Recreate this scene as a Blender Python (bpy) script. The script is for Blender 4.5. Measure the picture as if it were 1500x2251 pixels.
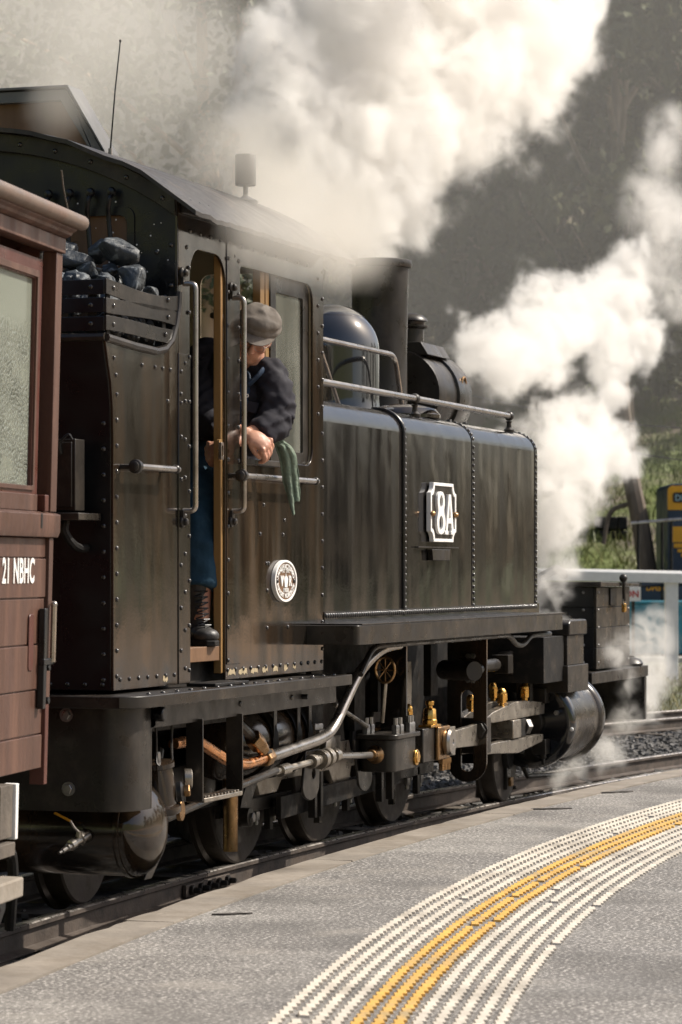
import bpy, bmesh, math, random
from mathutils import Vector, Matrix, noise
from mathutils.geometry import tessellate_polygon
R = math.radians
rnd = random.Random(8)
scene = bpy.context.scene
for o in list(bpy.data.objects):
    bpy.data.objects.remove(o)
COL = scene.collection

# ------------------------------------------------------------------ camera
cam_d = bpy.data.cameras.new("camera")
cam = bpy.data.objects.new("camera", cam_d)
COL.objects.link(cam)
cam.location = (-14.637, -4.915, 1.54)          # railhead is z = 0; locomotive runs along +x; platform is on the -y side
cam.rotation_euler = (R(90), 0, R(18.23 - 90))
cam_d.sensor_fit = 'VERTICAL'
cam_d.sensor_height = 36.0
cam_d.sensor_width = 24.0
cam_d.lens = 6700 / 2251 * 36
cam_d.shift_y = 126.5 / 2251
cam_d.clip_start = 0.1
cam_d.clip_end = 2000
cam_d.dof.use_dof = True
cam_d.dof.focus_distance = 15.2
cam_d.dof.aperture_fstop = 6.3
scene.camera = cam
scene.render.resolution_x, scene.render.resolution_y = 682, 1024

# ------------------------------------------------------------------ light
SUN_EL, SUN_AZ = R(46), math.atan2(-0.80, 0.60)     # direction towards the sun: ahead of the engine, platform side
world = bpy.data.worlds.new("World")
scene.world = world
world.use_nodes = True
wn = world.node_tree
wn.nodes.clear()
sky = wn.nodes.new('ShaderNodeTexSky')
sky.sky_type = 'NISHITA'
sky.sun_disc = False
sky.sun_elevation = SUN_EL
sky.sun_rotation = R(90) - SUN_AZ
sky.air_density = 1.0
sky.dust_density = 4.0
sky.ozone_density = 1.0
bg = wn.nodes.new('ShaderNodeBackground')
bg.inputs['Strength'].default_value = 0.115
wo = wn.nodes.new('ShaderNodeOutputWorld')
wn.links.new(sky.outputs[0], bg.inputs[0])
wn.links.new(bg.outputs[0], wo.inputs[0])
sun_d = bpy.data.lights.new("sun", 'SUN')
sun_d.energy = 4.7
sun_d.angle = R(0.6)
sun_d.color = (1.0, 0.93, 0.82)
sun = bpy.data.objects.new("sun", sun_d)
COL.objects.link(sun)
sdir = Vector((math.cos(SUN_EL) * math.cos(SUN_AZ), math.cos(SUN_EL) * math.sin(SUN_AZ), math.sin(SUN_EL)))
sun.rotation_euler = sdir.to_track_quat('Z', 'Y').to_euler()
sun.location = sdir * 40
vs = scene.view_settings
vs.view_transform = 'Standard'
vs.look = 'None'
vs.exposure = 0.26
vs.gamma = 1.0
vs.use_curve_mapping = False
cy = scene.cycles
cy.max_bounces = 10
cy.diffuse_bounces = 3
cy.glossy_bounces = 4
cy.transmission_bounces = 5
cy.volume_bounces = 8
cy.transparent_max_bounces = 12
cy.volume_step_rate = 1.5
cy.volume_max_steps = 256
cy.use_denoising = True
cy.sample_clamp_indirect = 6.0

# ------------------------------------------------------------------ mesh helpers
def frame_of(d):
    d = Vector(d).normalized()
    a = Vector((0, 0, 1)) if abs(d.z) < 0.9 else Vector((1, 0, 0))
    u = d.cross(a).normalized()
    return d, u, d.cross(u).normalized()

class MB:
    def __init__(s):
        s.v, s.f = [], []
    def add(s, vs_, fs_):
        k = len(s.v)
        s.v += [tuple(p) for p in vs_]
        s.f += [tuple(i + k for i in f) for f in fs_]
        return s
    def box(s, x0, x1, y0, y1, z0, z1):
        return s.add([(x0, y0, z0), (x1, y0, z0), (x1, y1, z0), (x0, y1, z0), (x0, y0, z1), (x1, y0, z1), (x1, y1, z1), (x0, y1, z1)],
                     [(0, 3, 2, 1), (4, 5, 6, 7), (0, 1, 5, 4), (1, 2, 6, 5), (2, 3, 7, 6), (3, 0, 4, 7)])
    def bar(s, p0, p1, w, h, up=(0, 0, 1)):
        p0, p1 = Vector(p0), Vector(p1)
        d = (p1 - p0).normalized()
        u = d.cross(Vector(up)).normalized() * (w / 2)
        t = u.cross(d).normalized() * (h / 2)
        q = [p + a * u + b * t for p in (p0, p1) for a, b in ((-1, -1), (1, -1), (1, 1), (-1, 1))]
        return s.add(q, [(0, 1, 2, 3), (4, 5, 6, 7), (0, 1, 5, 4), (1, 2, 6, 5), (2, 3, 7, 6), (3, 0, 4, 7)])
    def cyl(s, p0, p1, r0, r1=None, n=16):
        r1 = r0 if r1 is None else r1
        p0, p1 = Vector(p0), Vector(p1)
        d, u, w = frame_of(p1 - p0)
        q = []
        for p, r in ((p0, r0), (p1, r1)):
            q += [p + (u * math.cos(2 * math.pi * i / n) + w * math.sin(2 * math.pi * i / n)) * r for i in range(n)]
        return s.add(q, [tuple(range(n)), tuple(range(n, 2 * n))] + [(i, (i + 1) % n, n + (i + 1) % n, n + i) for i in range(n)])
    def lathe(s, prof, o, axis=(0, 0, 1), n=24, ang0=0.0, ang1=2 * math.pi):
        o = Vector(o)
        d, u, w = frame_of(axis)
        full = ang1 - ang0 > 6.28
        m = n if full else n + 1
        q = []
        for r, h in prof:
            for i in range(m):
                a = ang0 + (ang1 - ang0) * i / n
                q.append(o + d * h + (u * math.cos(a) + w * math.sin(a)) * max(r, 1e-4))
        fs_ = []
        for k in range(len(prof) - 1):
            for i in range(n):
                j = (i + 1) % m if full else i + 1
                fs_.append((k * m + i, k * m + j, (k + 1) * m + j, (k + 1) * m + i))
        if full and prof[0][0] > 1e-3:
            fs_.append(tuple(range(m)))
        if full and prof[-1][0] > 1e-3:
            fs_.append(tuple(range((len(prof) - 1) * m, len(prof) * m)))
        return s.add(q, fs_)
    def tube(s, pts, r, n=10, closed=False, flat=None):
        pts = [Vector(p) for p in pts]
        m = len(pts)
        rs = r if isinstance(r, (list, tuple)) else [r] * m
        tang = []
        for i in range(m):
            a = pts[(i - 1) % m] if (i > 0 or closed) else pts[i]
            b = pts[(i + 1) % m] if (i < m - 1 or closed) else pts[i]
            tang.append((b - a).normalized())
        _, u, w = frame_of(tang[0])
        q = []
        for i in range(m):
            t = tang[i]
            u = (u - t * u.dot(t)).normalized()
            w = t.cross(u)
            ru, rw = (rs[i], rs[i]) if not isinstance(rs[i], (tuple, list)) else rs[i]
            q += [pts[i] + u * math.cos(2 * math.pi * k / n) * ru + w * math.sin(2 * math.pi * k / n) * rw for k in range(n)]
        fs_ = []
        for i in range(m if closed else m - 1):
            a, b = i * n, ((i + 1) % m) * n
            fs_ += [(a + k, a + (k + 1) % n, b + (k + 1) % n, b + k) for k in range(n)]
        if not closed:
            fs_ += [tuple(range(n)), tuple(range((m - 1) * n, m * n))]
        return s.add(q, fs_)
    def prism(s, outer, plane, d0, d1, holes=()):
        def P(p, d):
            a, b = p
            return (a, d, b) if plane == 'xz' else (a, b, d) if plane == 'xy' else (d, a, b)
        loops = [list(outer)] + [list(h) for h in holes]
        if holes:
            flat = [p for l in loops for p in l]
            tri = tessellate_polygon([[Vector((p[0], p[1], 0)) for p in l] for l in loops])
            N = len(flat)
            s_f = [tuple(t) for t in tri] + [tuple(i + N for i in t) for t in tri]
        else:
            flat = loops[0]
            N = len(flat)
            s_f = [tuple(range(N)), tuple(range(N, 2 * N))]
        k = 0
        for l in loops:
            m = len(l)
            s_f += [(k + i, k + (i + 1) % m, N + k + (i + 1) % m, N + k + i) for i in range(m)]
            k += m
        return s.add([P(p, d0) for p in flat] + [P(p, d1) for p in flat], s_f)
    def dome(s, p, nrm, r, h=None, n=8):
        h = r * 0.75 if h is None else h
        return s.lathe([(r, -0.002), (r, h * 0.25), (r * 0.75, h * 0.75), (r * 0.3, h), (0, h * 1.02)], p, nrm, n)
    def hexn(s, p, nrm, r, h):
        return s.lathe([(r, 0), (r, h * 0.85), (r * 0.88, h)], p, nrm, 6)
    def ball(s, p, r, n=16, m=10, sc=(1, 1, 1), rot=None):
        p = Vector(p)
        q, fs_ = [], []
        for j in range(m + 1):
            t = math.pi * j / m
            for i in range(n):
                a = 2 * math.pi * i / n
                d = Vector((math.sin(t) * math.cos(a) * sc[0], math.sin(t) * math.sin(a) * sc[1], math.cos(t) * sc[2])) * r
                q.append(p + (rot @ d if rot else d))
        for j in range(m):
            for i in range(n):
                fs_.append((j * n + i, j * n + (i + 1) % n, (j + 1) * n + (i + 1) % n, (j + 1) * n + i))
        return s.add(q, fs_)
    def mesh(s, name, smooth=35):
        me = bpy.data.meshes.new(name)
        me.from_pydata(s.v, [], s.f)
        bm = bmesh.new()
        bm.from_mesh(me)
        bmesh.ops.remove_doubles(bm, verts=bm.verts, dist=1e-5)
        bmesh.ops.recalc_face_normals(bm, faces=bm.faces)
        bm.to_mesh(me)
        bm.free()
        if smooth:
            me.shade_smooth()
            me.set_sharp_from_angle(angle=R(smooth))
        return me
    def build(s, name, mat, parent=None, bevel=0, smooth=35, local=False, **tags):
        return link(name, s.mesh(name, smooth), mat, parent, bevel, local, **tags)

def link(name, me, mat, parent=None, bevel=0, local=False, **tags):
    o = bpy.data.objects.new(name, me)
    COL.objects.link(o)
    if mat is not None:
        me.materials.clear()
        me.materials.append(mat)
    if parent is not None:
        o.parent = parent
        if not local:
            o.matrix_parent_inverse = inv_world(parent)
    if bevel:
        b = o.modifiers.new("bevel", 'BEVEL')
        b.width = bevel
        b.segments = 2
        b.limit_method = 'ANGLE'
        b.angle_limit = R(40)
    tag(o, **tags)
    return o

def inv_world(p):
    m = Matrix.Identity(4)
    while p is not None:
        m = p.matrix_parent_inverse @ p.matrix_basis @ m if p.parent else p.matrix_basis @ m
        p = p.parent
    return m.inverted()

def tag(o, label=None, cat=None, group=None, kind=None):
    if label: o["label"] = label
    if cat: o["category"] = cat
    if group: o["group"] = group
    if kind: o["kind"] = kind
    return o

def empty(name, loc, label, cat, group=None, rot=(0, 0, 0)):
    o = bpy.data.objects.new(name, None)
    COL.objects.link(o)
    o.location = loc
    o.rotation_euler = rot
    o.empty_display_size = 0.1
    return tag(o, label, cat, group)

def arc(cx_, cy_, r, a0, a1, n):
    return [(cx_ + r * math.cos(R(a0 + (a1 - a0) * i / n)), cy_ + r * math.sin(R(a0 + (a1 - a0) * i / n))) for i in range(n + 1)]

def rrect(x0, x1, z0, z1, r=(0.05,) * 4, n=5):
    """rounded rectangle; r = bottom-left, bottom-right, top-right, top-left"""
    p = []
    for (cx_, cz_, rr, a) in ((x0, z0, r[0], 180), (x1, z0, r[1], 270), (x1, z1, r[2], 0), (x0, z1, r[3], 90)):
        if rr <= 0:
            p.append((cx_, cz_))
            continue
        ox = cx_ + (rr if a in (180, 90) else -rr)
        oz = cz_ + (rr if a in (180, 270) else -rr)
        p += arc(ox, oz, rr, a, a + 90, n)
    return p

def smooth_path(pts, sub=6):
    """Catmull-Rom through the points"""
    P_ = [Vector(p) for p in pts]
    P_ = [P_[0] * 2 - P_[1]] + P_ + [P_[-1] * 2 - P_[-2]]
    out = []
    for i in range(1, len(P_) - 2):
        for k in range(sub):
            t = k / sub
            a, b, c, d = P_[i - 1:i + 3]
            out.append(0.5 * ((2 * b) + (c - a) * t + (2 * a - 5 * b + 4 * c - d) * t * t + (3 * b - a - 3 * c + d) * t ** 3))
    out.append(P_[-2])
    return out

def round_path(pts, r, sub=5):
    """straight runs with rounded corners of radius r"""
    P_ = [Vector(p) for p in pts]
    out = [P_[0]]
    for i in range(1, len(P_) - 1):
        a, b, c = P_[i - 1:i + 2]
        k = min(r, (a - b).length * 0.48, (c - b).length * 0.48)
        p0, p1 = b + (a - b).normalized() * k, b + (c - b).normalized() * k
        for j in range(sub + 1):
            t = j / sub
            out.append(p0 * (1 - t) ** 2 + b * 2 * t * (1 - t) + p1 * t * t)
    out.append(P_[-1])
    return out

# ------------------------------------------------------------------ materials
def mat(name, col, rough=0.5, metal=0.0, var=0.25, vscale=6.0, bump=0.0, bscale=40.0, rvar=0.15, coat=0.0, spec=0.5,
        streak=False, col2=None, c2scale=3.0, c2lo=0.5, c2hi=0.65, wave=0.0, wavescale=2.0, speck=None):
    m = bpy.data.materials.new(name)
    m.use_nodes = True
    nt = m.node_tree
    N, L = nt.nodes, nt.links
    b = N['Principled BSDF']
    tc = N.new('ShaderNodeTexCoord')
    mp = N.new('ShaderNodeMapping')
    L.new(tc.outputs['Object'], mp.inputs[0])
    if streak:
        mp.inputs['Scale'].default_value = (1.6, 1.6, 0.22)
    n1 = N.new('ShaderNodeTexNoise')
    n1.inputs['Scale'].default_value = vscale
    n1.inputs['Detail'].default_value = 6
    n1.inputs['Roughness'].default_value = 0.62
    L.new(mp.outputs[0], n1.inputs['Vector'])
    def mix(a, b_, fac, kind='MIX'):
        x = N.new('ShaderNodeMix')
        x.data_type = 'RGBA'
        x.blend_type = kind
        for sck, val in ((x.inputs[6], a), (x.inputs[7], b_)):
            if isinstance(val, tuple): sck.default_value = (*val[:3], 1)
            else: L.new(val, sck)
        if isinstance(fac, float): x.inputs[0].default_value = fac
        else: L.new(fac, x.inputs[0])
        return x.outputs[2]
    def ramp(src, lo, hi):
        x = N.new('ShaderNodeMapRange')
        x.inputs['From Min'].default_value = lo
        x.inputs['From Max'].default_value = hi
        L.new(src, x.inputs[0])
        return x.outputs[0]
    dark = tuple(c * (1 - var) for c in col)
    lite = tuple(min(1, c * (1 + var)) for c in col)
    c = mix(dark, lite, ramp(n1.outputs['Fac'], 0.3, 0.7))
    if col2:
        n2 = N.new('ShaderNodeTexNoise')
        n2.inputs['Scale'].default_value = c2scale
        n2.inputs['Detail'].default_value = 9
        n2.inputs['Roughness'].default_value = 0.7
        L.new(mp.outputs[0], n2.inputs['Vector'])
        c = mix(c, col2, ramp(n2.outputs['Fac'], c2lo, c2hi))
    if speck:
        n3 = N.new('ShaderNodeTexNoise')
        n3.inputs['Scale'].default_value = speck[1]
        n3.inputs['Detail'].default_value = 3
        L.new(tc.outputs['Object'], n3.inputs['Vector'])
        c = mix(c, speck[0], ramp(n3.outputs['Fac'], speck[2], speck[2] + 0.05))
    L.new(c, b.inputs['Base Color'])
    b.inputs['Metallic'].default_value = metal
    b.inputs['Specular IOR Level'].default_value = spec
    b.inputs['Coat Weight'].default_value = coat
    b.inputs['Coat Roughness'].default_value = 0.06
    rr = N.new('ShaderNodeMapRange')
    rr.inputs['From Min'].default_value, rr.inputs['From Max'].default_value = 0.3, 0.7
    rr.inputs['To Min'].default_value, rr.inputs['To Max'].default_value = max(0.02, rough - rvar), min(1, rough + rvar)
    n4 = N.new('ShaderNodeTexNoise')
    n4.inputs['Scale'].default_value = vscale * 1.7
    n4.inputs['Detail'].default_value = 5
    L.new(mp.outputs[0], n4.inputs['Vector'])
    L.new(n4.outputs['Fac'], rr.inputs[0])
    L.new(rr.outputs[0], b.inputs['Roughness'])
    last = None
    for amt, sc_, det, dist in ((bump, bscale, 6, 0.01), (wave, wavescale, 2, 0.05)):
        if amt:
            nb = N.new('ShaderNodeTexNoise')
            nb.inputs['Scale'].default_value = sc_
            nb.inputs['Detail'].default_value = det
            L.new(tc.outputs['Object'], nb.inputs['Vector'])
            bp = N.new('ShaderNodeBump')
            bp.inputs['Strength'].default_value = amt
            bp.inputs['Distance'].default_value = dist
            L.new(nb.outputs['Fac'], bp.inputs['Height'])
            if last: L.new(last, bp.inputs['Normal'])
            last = bp.outputs[0]
    if last:
        L.new(last, b.inputs['Normal'])
    return m

M = {}
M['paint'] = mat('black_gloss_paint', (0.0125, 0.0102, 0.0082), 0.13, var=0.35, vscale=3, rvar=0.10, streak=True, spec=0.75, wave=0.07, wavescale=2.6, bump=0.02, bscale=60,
                 col2=(0.058, 0.034, 0.018), c2scale=1.6, c2lo=0.44, c2hi=0.75)  # second colour paints in the brown ground the sheets would reflect
M['tankpaint'] = mat('tank_gloss_paint', (0.0125, 0.0112, 0.0105), 0.13, var=0.4, vscale=2.5, rvar=0.11, streak=True, spec=0.75, wave=0.11, wavescale=2.2, bump=0.02, bscale=60,
                     col2=(0.036, 0.029, 0.023), c2scale=2.0, c2lo=0.5, c2hi=0.8)
M['satin'] = mat('satin_black_paint', (0.019, 0.0158, 0.013), 0.36, var=0.3, vscale=5, bump=0.06, bscale=50, spec=.42, col2=(0.058, 0.047, 0.037), c2scale=5, c2lo=0.5, c2hi=0.8)
M['dull'] = mat('sooty_black', (0.0095, 0.0088, 0.0085), 0.6, spec=.25, var=0.35, vscale=8, bump=0.15, bscale=50, col2=(0.035, 0.028, 0.022), c2scale=6)
M['edge'] = mat('dark_sheet', (0.0065, 0.0068, 0.0080), 0.35, var=0.3, vscale=4, spec=0.5, bump=0.04, bscale=50)
M['tyre'] = mat('worn_dark_steel', (0.052, 0.042, 0.034), 0.5, metal=0.25, var=0.3, vscale=7, bump=0.1, bscale=70, col2=(0.04, 0.03, 0.025), c2scale=6)
M['steel'] = mat('oily_machined_steel', (0.36, 0.325, 0.28), 0.36, metal=0.9, var=0.2, vscale=9, bump=0.03, bscale=60, col2=(0.17, 0.13, 0.10), c2scale=5, c2lo=0.52, c2hi=0.72)
M['rail'] = mat('polished_handrail_steel', (0.42, 0.39, 0.36), 0.3, metal=0.95, var=0.12, vscale=6, rvar=.06, col2=(0.24, 0.21, 0.185), c2scale=4)
M['brass'] = mat('brass', (0.72, 0.42, 0.12), 0.27, metal=1.0, var=0.2, vscale=20, bump=0.04, bscale=90)
M['bronze'] = mat('bronze', (0.36, 0.22, 0.11), 0.36, metal=1.0, var=0.25, vscale=16, bump=0.06, bscale=90)
M['copper'] = mat('copper', (0.78, 0.36, 0.15), 0.28, metal=1.0, var=0.25, vscale=14, bump=0.04, bscale=90)
M['bolt'] = mat('bolt_steel', (0.30, 0.29, 0.28), 0.4, metal=0.9, var=0.2, vscale=30)
M['rivet'] = mat('painted_rivet', (0.030, 0.027, 0.024), 0.22, var=0.3, vscale=20, spec=0.8)
M['white'] = mat('white_paint', (0.80, 0.79, 0.77), 0.45, var=0.05, vscale=12, bump=0.04, bscale=60, col2=(0.5, 0.47, 0.42), c2scale=14, c2lo=0.62, c2hi=0.8)
M['ochre'] = mat('ochre_paint', (0.27, 0.155, 0.055), 0.45, var=0.18, vscale=5, bump=0.08, bscale=50, streak=True, col2=(0.16, 0.09, 0.04), c2scale=12, c2lo=0.64, c2hi=0.72)
M['cream'] = mat('cream_interior_paint', (0.48, 0.40, 0.28), 0.5, var=0.12, vscale=3, bump=0.03)
M['chip'] = mat('bare_primer', (0.36, 0.29, 0.18), 0.7, var=0.35, vscale=40, bump=0.1, bscale=120)
M['wood_dark'] = mat('dark_wood', (0.16, 0.085, 0.042), 0.55, var=0.3, vscale=4, streak=True, bump=0.1)
M['yellow'] = mat('yellow_enamel', (0.75, 0.36, 0.02), 0.35, var=0.1, vscale=12)
M['coal'] = mat('coal', (0.040, 0.048, 0.055), 0.58, var=0.5, vscale=14, rvar=0.2, spec=0.6, bump=1.0, bscale=26, wave=.5, wavescale=9, speck=((0.15, 0.17, 0.185), 24, 0.6))

def glass_mat(name, tint=(0.8, 0.85, 0.8), dust_sheen=0.12, rough=0.03, frost=None):
    m = bpy.data.materials.new(name)
    m.use_nodes = True
    nt = m.node_tree
    N, L = nt.nodes, nt.links
    N.remove(N['Principled BSDF'])
    out = N['Material Output']
    tr = N.new('ShaderNodeBsdfTransparent')
    tr.inputs[0].default_value = (*tint, 1)
    gl = N.new('ShaderNodeBsdfGlossy')
    gl.inputs['Roughness'].default_value = rough
    fr = N.new('ShaderNodeFresnel')
    fr.inputs[0].default_value = 1.5
    mx = N.new('ShaderNodeMixShader')
    L.new(fr.outputs[0], mx.inputs[0])
    L.new(tr.outputs[0], mx.inputs[1])
    L.new(gl.outputs[0], mx.inputs[2])
    di = N.new('ShaderNodeBsdfDiffuse')  # light dust plus the pane's pale reflection, both mixed in as diffuse colour
    di.inputs[0].default_value = (0.55, 0.55, 0.48, 1)
    m2 = N.new('ShaderNodeMixShader')
    tc = N.new('ShaderNodeTexCoord')
    ns = N.new('ShaderNodeTexNoise')
    ns.inputs['Scale'].default_value = 2.5
    ns.inputs['Detail'].default_value = 4
    mp = N.new('ShaderNodeMapping')
    mp.inputs['Scale'].default_value = (2, 2, 0.35)
    L.new(tc.outputs['Object'], mp.inputs[0])
    L.new(mp.outputs[0], ns.inputs['Vector'])
    mr = N.new('ShaderNodeMapRange')
    mr.inputs['From Min'].default_value, mr.inputs['From Max'].default_value = 0.35, 0.75
    mr.inputs['To Min'].default_value, mr.inputs['To Max'].default_value = dust_sheen * 0.4, dust_sheen * 1.8
    L.new(ns.outputs['Fac'], mr.inputs[0])
    L.new(mr.outputs[0], m2.inputs[0])
    L.new(mx.outputs[0], m2.inputs[1])
    L.new(di.outputs[0], m2.inputs[2])
    L.new(m2.outputs[0], out.inputs['Surface'])
    return m
M['glass'] = glass_mat('cab_window_glass', (0.72, 0.80, 0.76), 0.2)

def beaded_glass():
    m = bpy.data.materials.new('rain_beaded_glass')
    m.use_nodes = True
    nt = m.node_tree
    N, L = nt.nodes, nt.links
    b = N['Principled BSDF']
    tc = N.new('ShaderNodeTexCoord')
    b.inputs['Base Color'].default_value = (0.42, 0.45, 0.38, 1)
    b.inputs['Roughness'].default_value = 0.12
    b.inputs['Transmission Weight'].default_value = 0.55
    b.inputs['IOR'].default_value = 1.33
    b.inputs['Specular IOR Level'].default_value = 0.8
    vo = N.new('ShaderNodeTexVoronoi')
    vo.inputs['Scale'].default_value = 95
    mp = N.new('ShaderNodeMapping')
    mp.inputs['Scale'].default_value = (1, 1, .7)
    L.new(tc.outputs['Object'], mp.inputs[0])
    L.new(mp.outputs[0], vo.inputs['Vector'])
    ns = N.new('ShaderNodeTexNoise')
    ns.inputs['Scale'].default_value = 6
    ns.inputs['Detail'].default_value = 5
    L.new(tc.outputs['Object'], ns.inputs['Vector'])
    sep = N.new('ShaderNodeSeparateXYZ')
    L.new(tc.outputs['Object'], sep.inputs[0])
    mr = N.new('ShaderNodeMapRange')           # the upper part of the pane is clear, beads gather below
    mr.inputs['From Min'].default_value, mr.inputs['From Max'].default_value = 2.5, 2.34
    L.new(sep.outputs['Z'], mr.inputs[0])
    mu = N.new('ShaderNodeMath'); mu.operation = 'MULTIPLY'
    mr2 = N.new('ShaderNodeMapRange')
    mr2.inputs['From Min'].default_value, mr2.inputs['From Max'].default_value = 0.3, 0.6
    L.new(ns.outputs['Fac'], mr2.inputs[0])
    L.new(mr.outputs[0], mu.inputs[0]); L.new(mr2.outputs[0], mu.inputs[1])
    bp = N.new('ShaderNodeBump')
    bp.inputs['Distance'].default_value = 0.012
    bp.invert = True
    L.new(mu.outputs[0], bp.inputs['Strength'])
    L.new(vo.outputs['Distance'], bp.inputs['Height'])
    L.new(bp.outputs[0], b.inputs['Normal'])
    return m
M['cglass'] = beaded_glass()
# ================================================================== the steam locomotive
YC = 1.03                                   # centre line of the engine; its near side is y = 0
LOCO = empty('steam_locomotive', (1.0, YC, 0), 'black riveted steam tank engine with 8A number plate, steaming beside the platform', 'locomotive')
def part(mb, name, m, parent=None, bevel=0.003, **k):
    return mb.build(name, M[m] if isinstance(m, str) else m, parent or LOCO, bevel, **k)
def rivets(pts, nrm, r, parent, name='rivet_row', m='rivet'):
    mb = MB()
    for p in pts:
        mb.dome(p, nrm, r)
    return part(mb, name, m, parent, 0, kind='stuff')
NY = (0, -1, 0)
NX = (-1, 0, 0)
def arch(y):                                # cab roof line
    return 3.51 - (1.77 - math.sqrt(1.77 ** 2 - (y - YC) ** 2))

# ---- cab side sheets (near and far), with door and window openings
door_hole = rrect(-1.88, -1.42, 1.032, 2.985, (0, 0, 0.13, 0.13), 6)
win_hole = rrect(-1.23, -0.165, 2.06, 2.965, (0.02, 0.09, 0.09, 0.04), 6)
rim = [(-2.86, 2.51), (-2.55, 2.495), (-2.30, 2.49), (-2.20, 2.505), (-2.12, 2.55), (-2.07, 2.62), (-2.04, 2.70), (-2.03, 2.77)]
dh = door_hole[2:]                          # rounded top, right to left
outer = [(-2.77, 1.03), (-1.88, 1.03)] + dh[::-1] + [(-1.42, 1.03), (0.0, 1.03), (0.0, arch(0.0) + 0.01), (-2.03, arch(0.0) + 0.01)] + rim[::-1] + [(-2.83, 2.42), (-2.795, 2.33), (-2.775, 2.22), (-2.77, 2.1)]
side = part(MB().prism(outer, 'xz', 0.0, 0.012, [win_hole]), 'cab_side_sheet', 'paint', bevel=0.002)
part(MB().prism([(-1.40, 1.2), (-0.02, 1.2), (-0.02, 3.17), (-1.40, 3.17)], 'xz', 0.014, 0.02, [rrect(-1.235, -0.16, 2.055, 2.97, (.02, .09, .09, .04))]), 'interior_lining', 'cream', side, 0)
far_win = rrect(-1.23, -0.165, 2.06, 2.965, (.03,) * 4)
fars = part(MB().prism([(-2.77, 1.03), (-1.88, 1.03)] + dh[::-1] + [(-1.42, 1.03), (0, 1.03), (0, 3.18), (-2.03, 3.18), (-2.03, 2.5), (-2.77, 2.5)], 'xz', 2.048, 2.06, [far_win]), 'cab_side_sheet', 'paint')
part(MB().prism([(-1.40, 1.2), (-0.02, 1.2), (-0.02, 3.17), (-1.40, 3.17)], 'xz', 2.034, 2.046, [rrect(-1.225, -0.17, 2.07, 2.955, (.03,) * 4)]), 'interior_lining', 'cream', fars, 0)
# lap strips on the near side
part(MB().box(-2.026, -1.884, -0.005, 0.0, 1.032, 2.50), 'cover_strip', 'paint', side)
part(MB().box(-1.412, -1.238, -0.005, 0.0, 1.10, 3.17), 'cover_strip', 'paint', side)
part(MB().tube([(x, -0.004, z) for x, z in rim], 0.018, 8), 'bunker_rim', 'satin', side, 0)
# near side rivets
rp = []
z = 1.07
for k in range(12):                          # bunker rear edge
    rp.append((-2.735, 0, 1.09 + k * 0.108))
rp += [(-2.745, 0, 2.36), (-2.765, 0, 2.43)]
for k in range(7):                           # bunker foot
    rp.append((-2.70 + k * 0.105, 0, 1.075))
for k in range(9):
    rp.append((-2.0, -0.005, 1.18 + k * 0.19 if k < 7 else 1.30 + k * .14))
    rp.append((-1.95, -0.005, 1.10 + k * 0.17))
for k in range(10):
    rp.append((-1.90, -0.005, 1.09 + k * 0.2))
for x in (-2.12, -2.21, -2.30, -2.45): rp.append((x, 0, 2.42))
for x in (-2.15, -2.15): rp.append((x, 0, 2.28))
for k in range(15):                          # post between door and window
    if k < 13: rp.append((-1.40, -0.005, 1.12 + k * 0.155))
    if 6 <= k < 13: rp.append((-1.26, -0.005, 1.12 + k * 0.155))
for k in range(14):                          # foot of the cab side
    rp.append((-1.395 + k * 0.105, 0, 1.075))
for k in range(16):                          # front edge
    rp.append((-0.018, 0, 1.14 + k * 0.136))
    if k > 8: rp.append((-0.085, 0, 1.10 + k * 0.136))
for x in (-1.88, -1.75, -1.62, -1.49, -1.36, -1.2, -1.04, -0.88, -0.72, -0.56, -0.4, -0.25):
    rp.append((x, 0, 3.055))
for x in (-1.92, -1.92): rp.append((x, 0, 2.98))
for x, zz in ((-1.31, 3.0), (-1.27, 2.985), (-1.25, 1.98), (-1.1, 1.985), (-0.9, 1.985), (-0.7, 1.985), (-0.45, 1.985), (-0.3, 1.985), (-0.19, 1.985),
              (-0.95, 1.71), (-0.62, 1.71), (-0.86, 1.57), (-0.83, 1.57), (-0.85, 1.44), (-0.85, 1.26), (-0.55, 1.26), (-0.6, 1.78), (-0.9, 1.85)):
    rp.append((x, 0, zz))
rivets(rp, NY, 0.0105, side)
# chipped paint along the foot
cp = MB()
for x, w in ((-2.18, .08), (-1.99, .09), (-1.34, .12), (-1.19, .14), (-1.03, .12), (-0.88, .10), (-0.73, .09), (-0.58, .075), (-0.45, .07)):
    pts = [(x - w / 2 + 0.01 + (w - 0.02) * i / 6, 1.052 + rnd.uniform(-.008, .006)) for i in range(7)] + [(x + w / 2 - 0.015 - (w - 0.03) * i / 6, 1.074 + rnd.uniform(-.006, .006)) for i in range(7)]
    cp.prism(pts, 'xz', -0.0012, 0.002)
part(cp, 'chipped_paint', 'chip', side, 0, kind='stuff')

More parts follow.
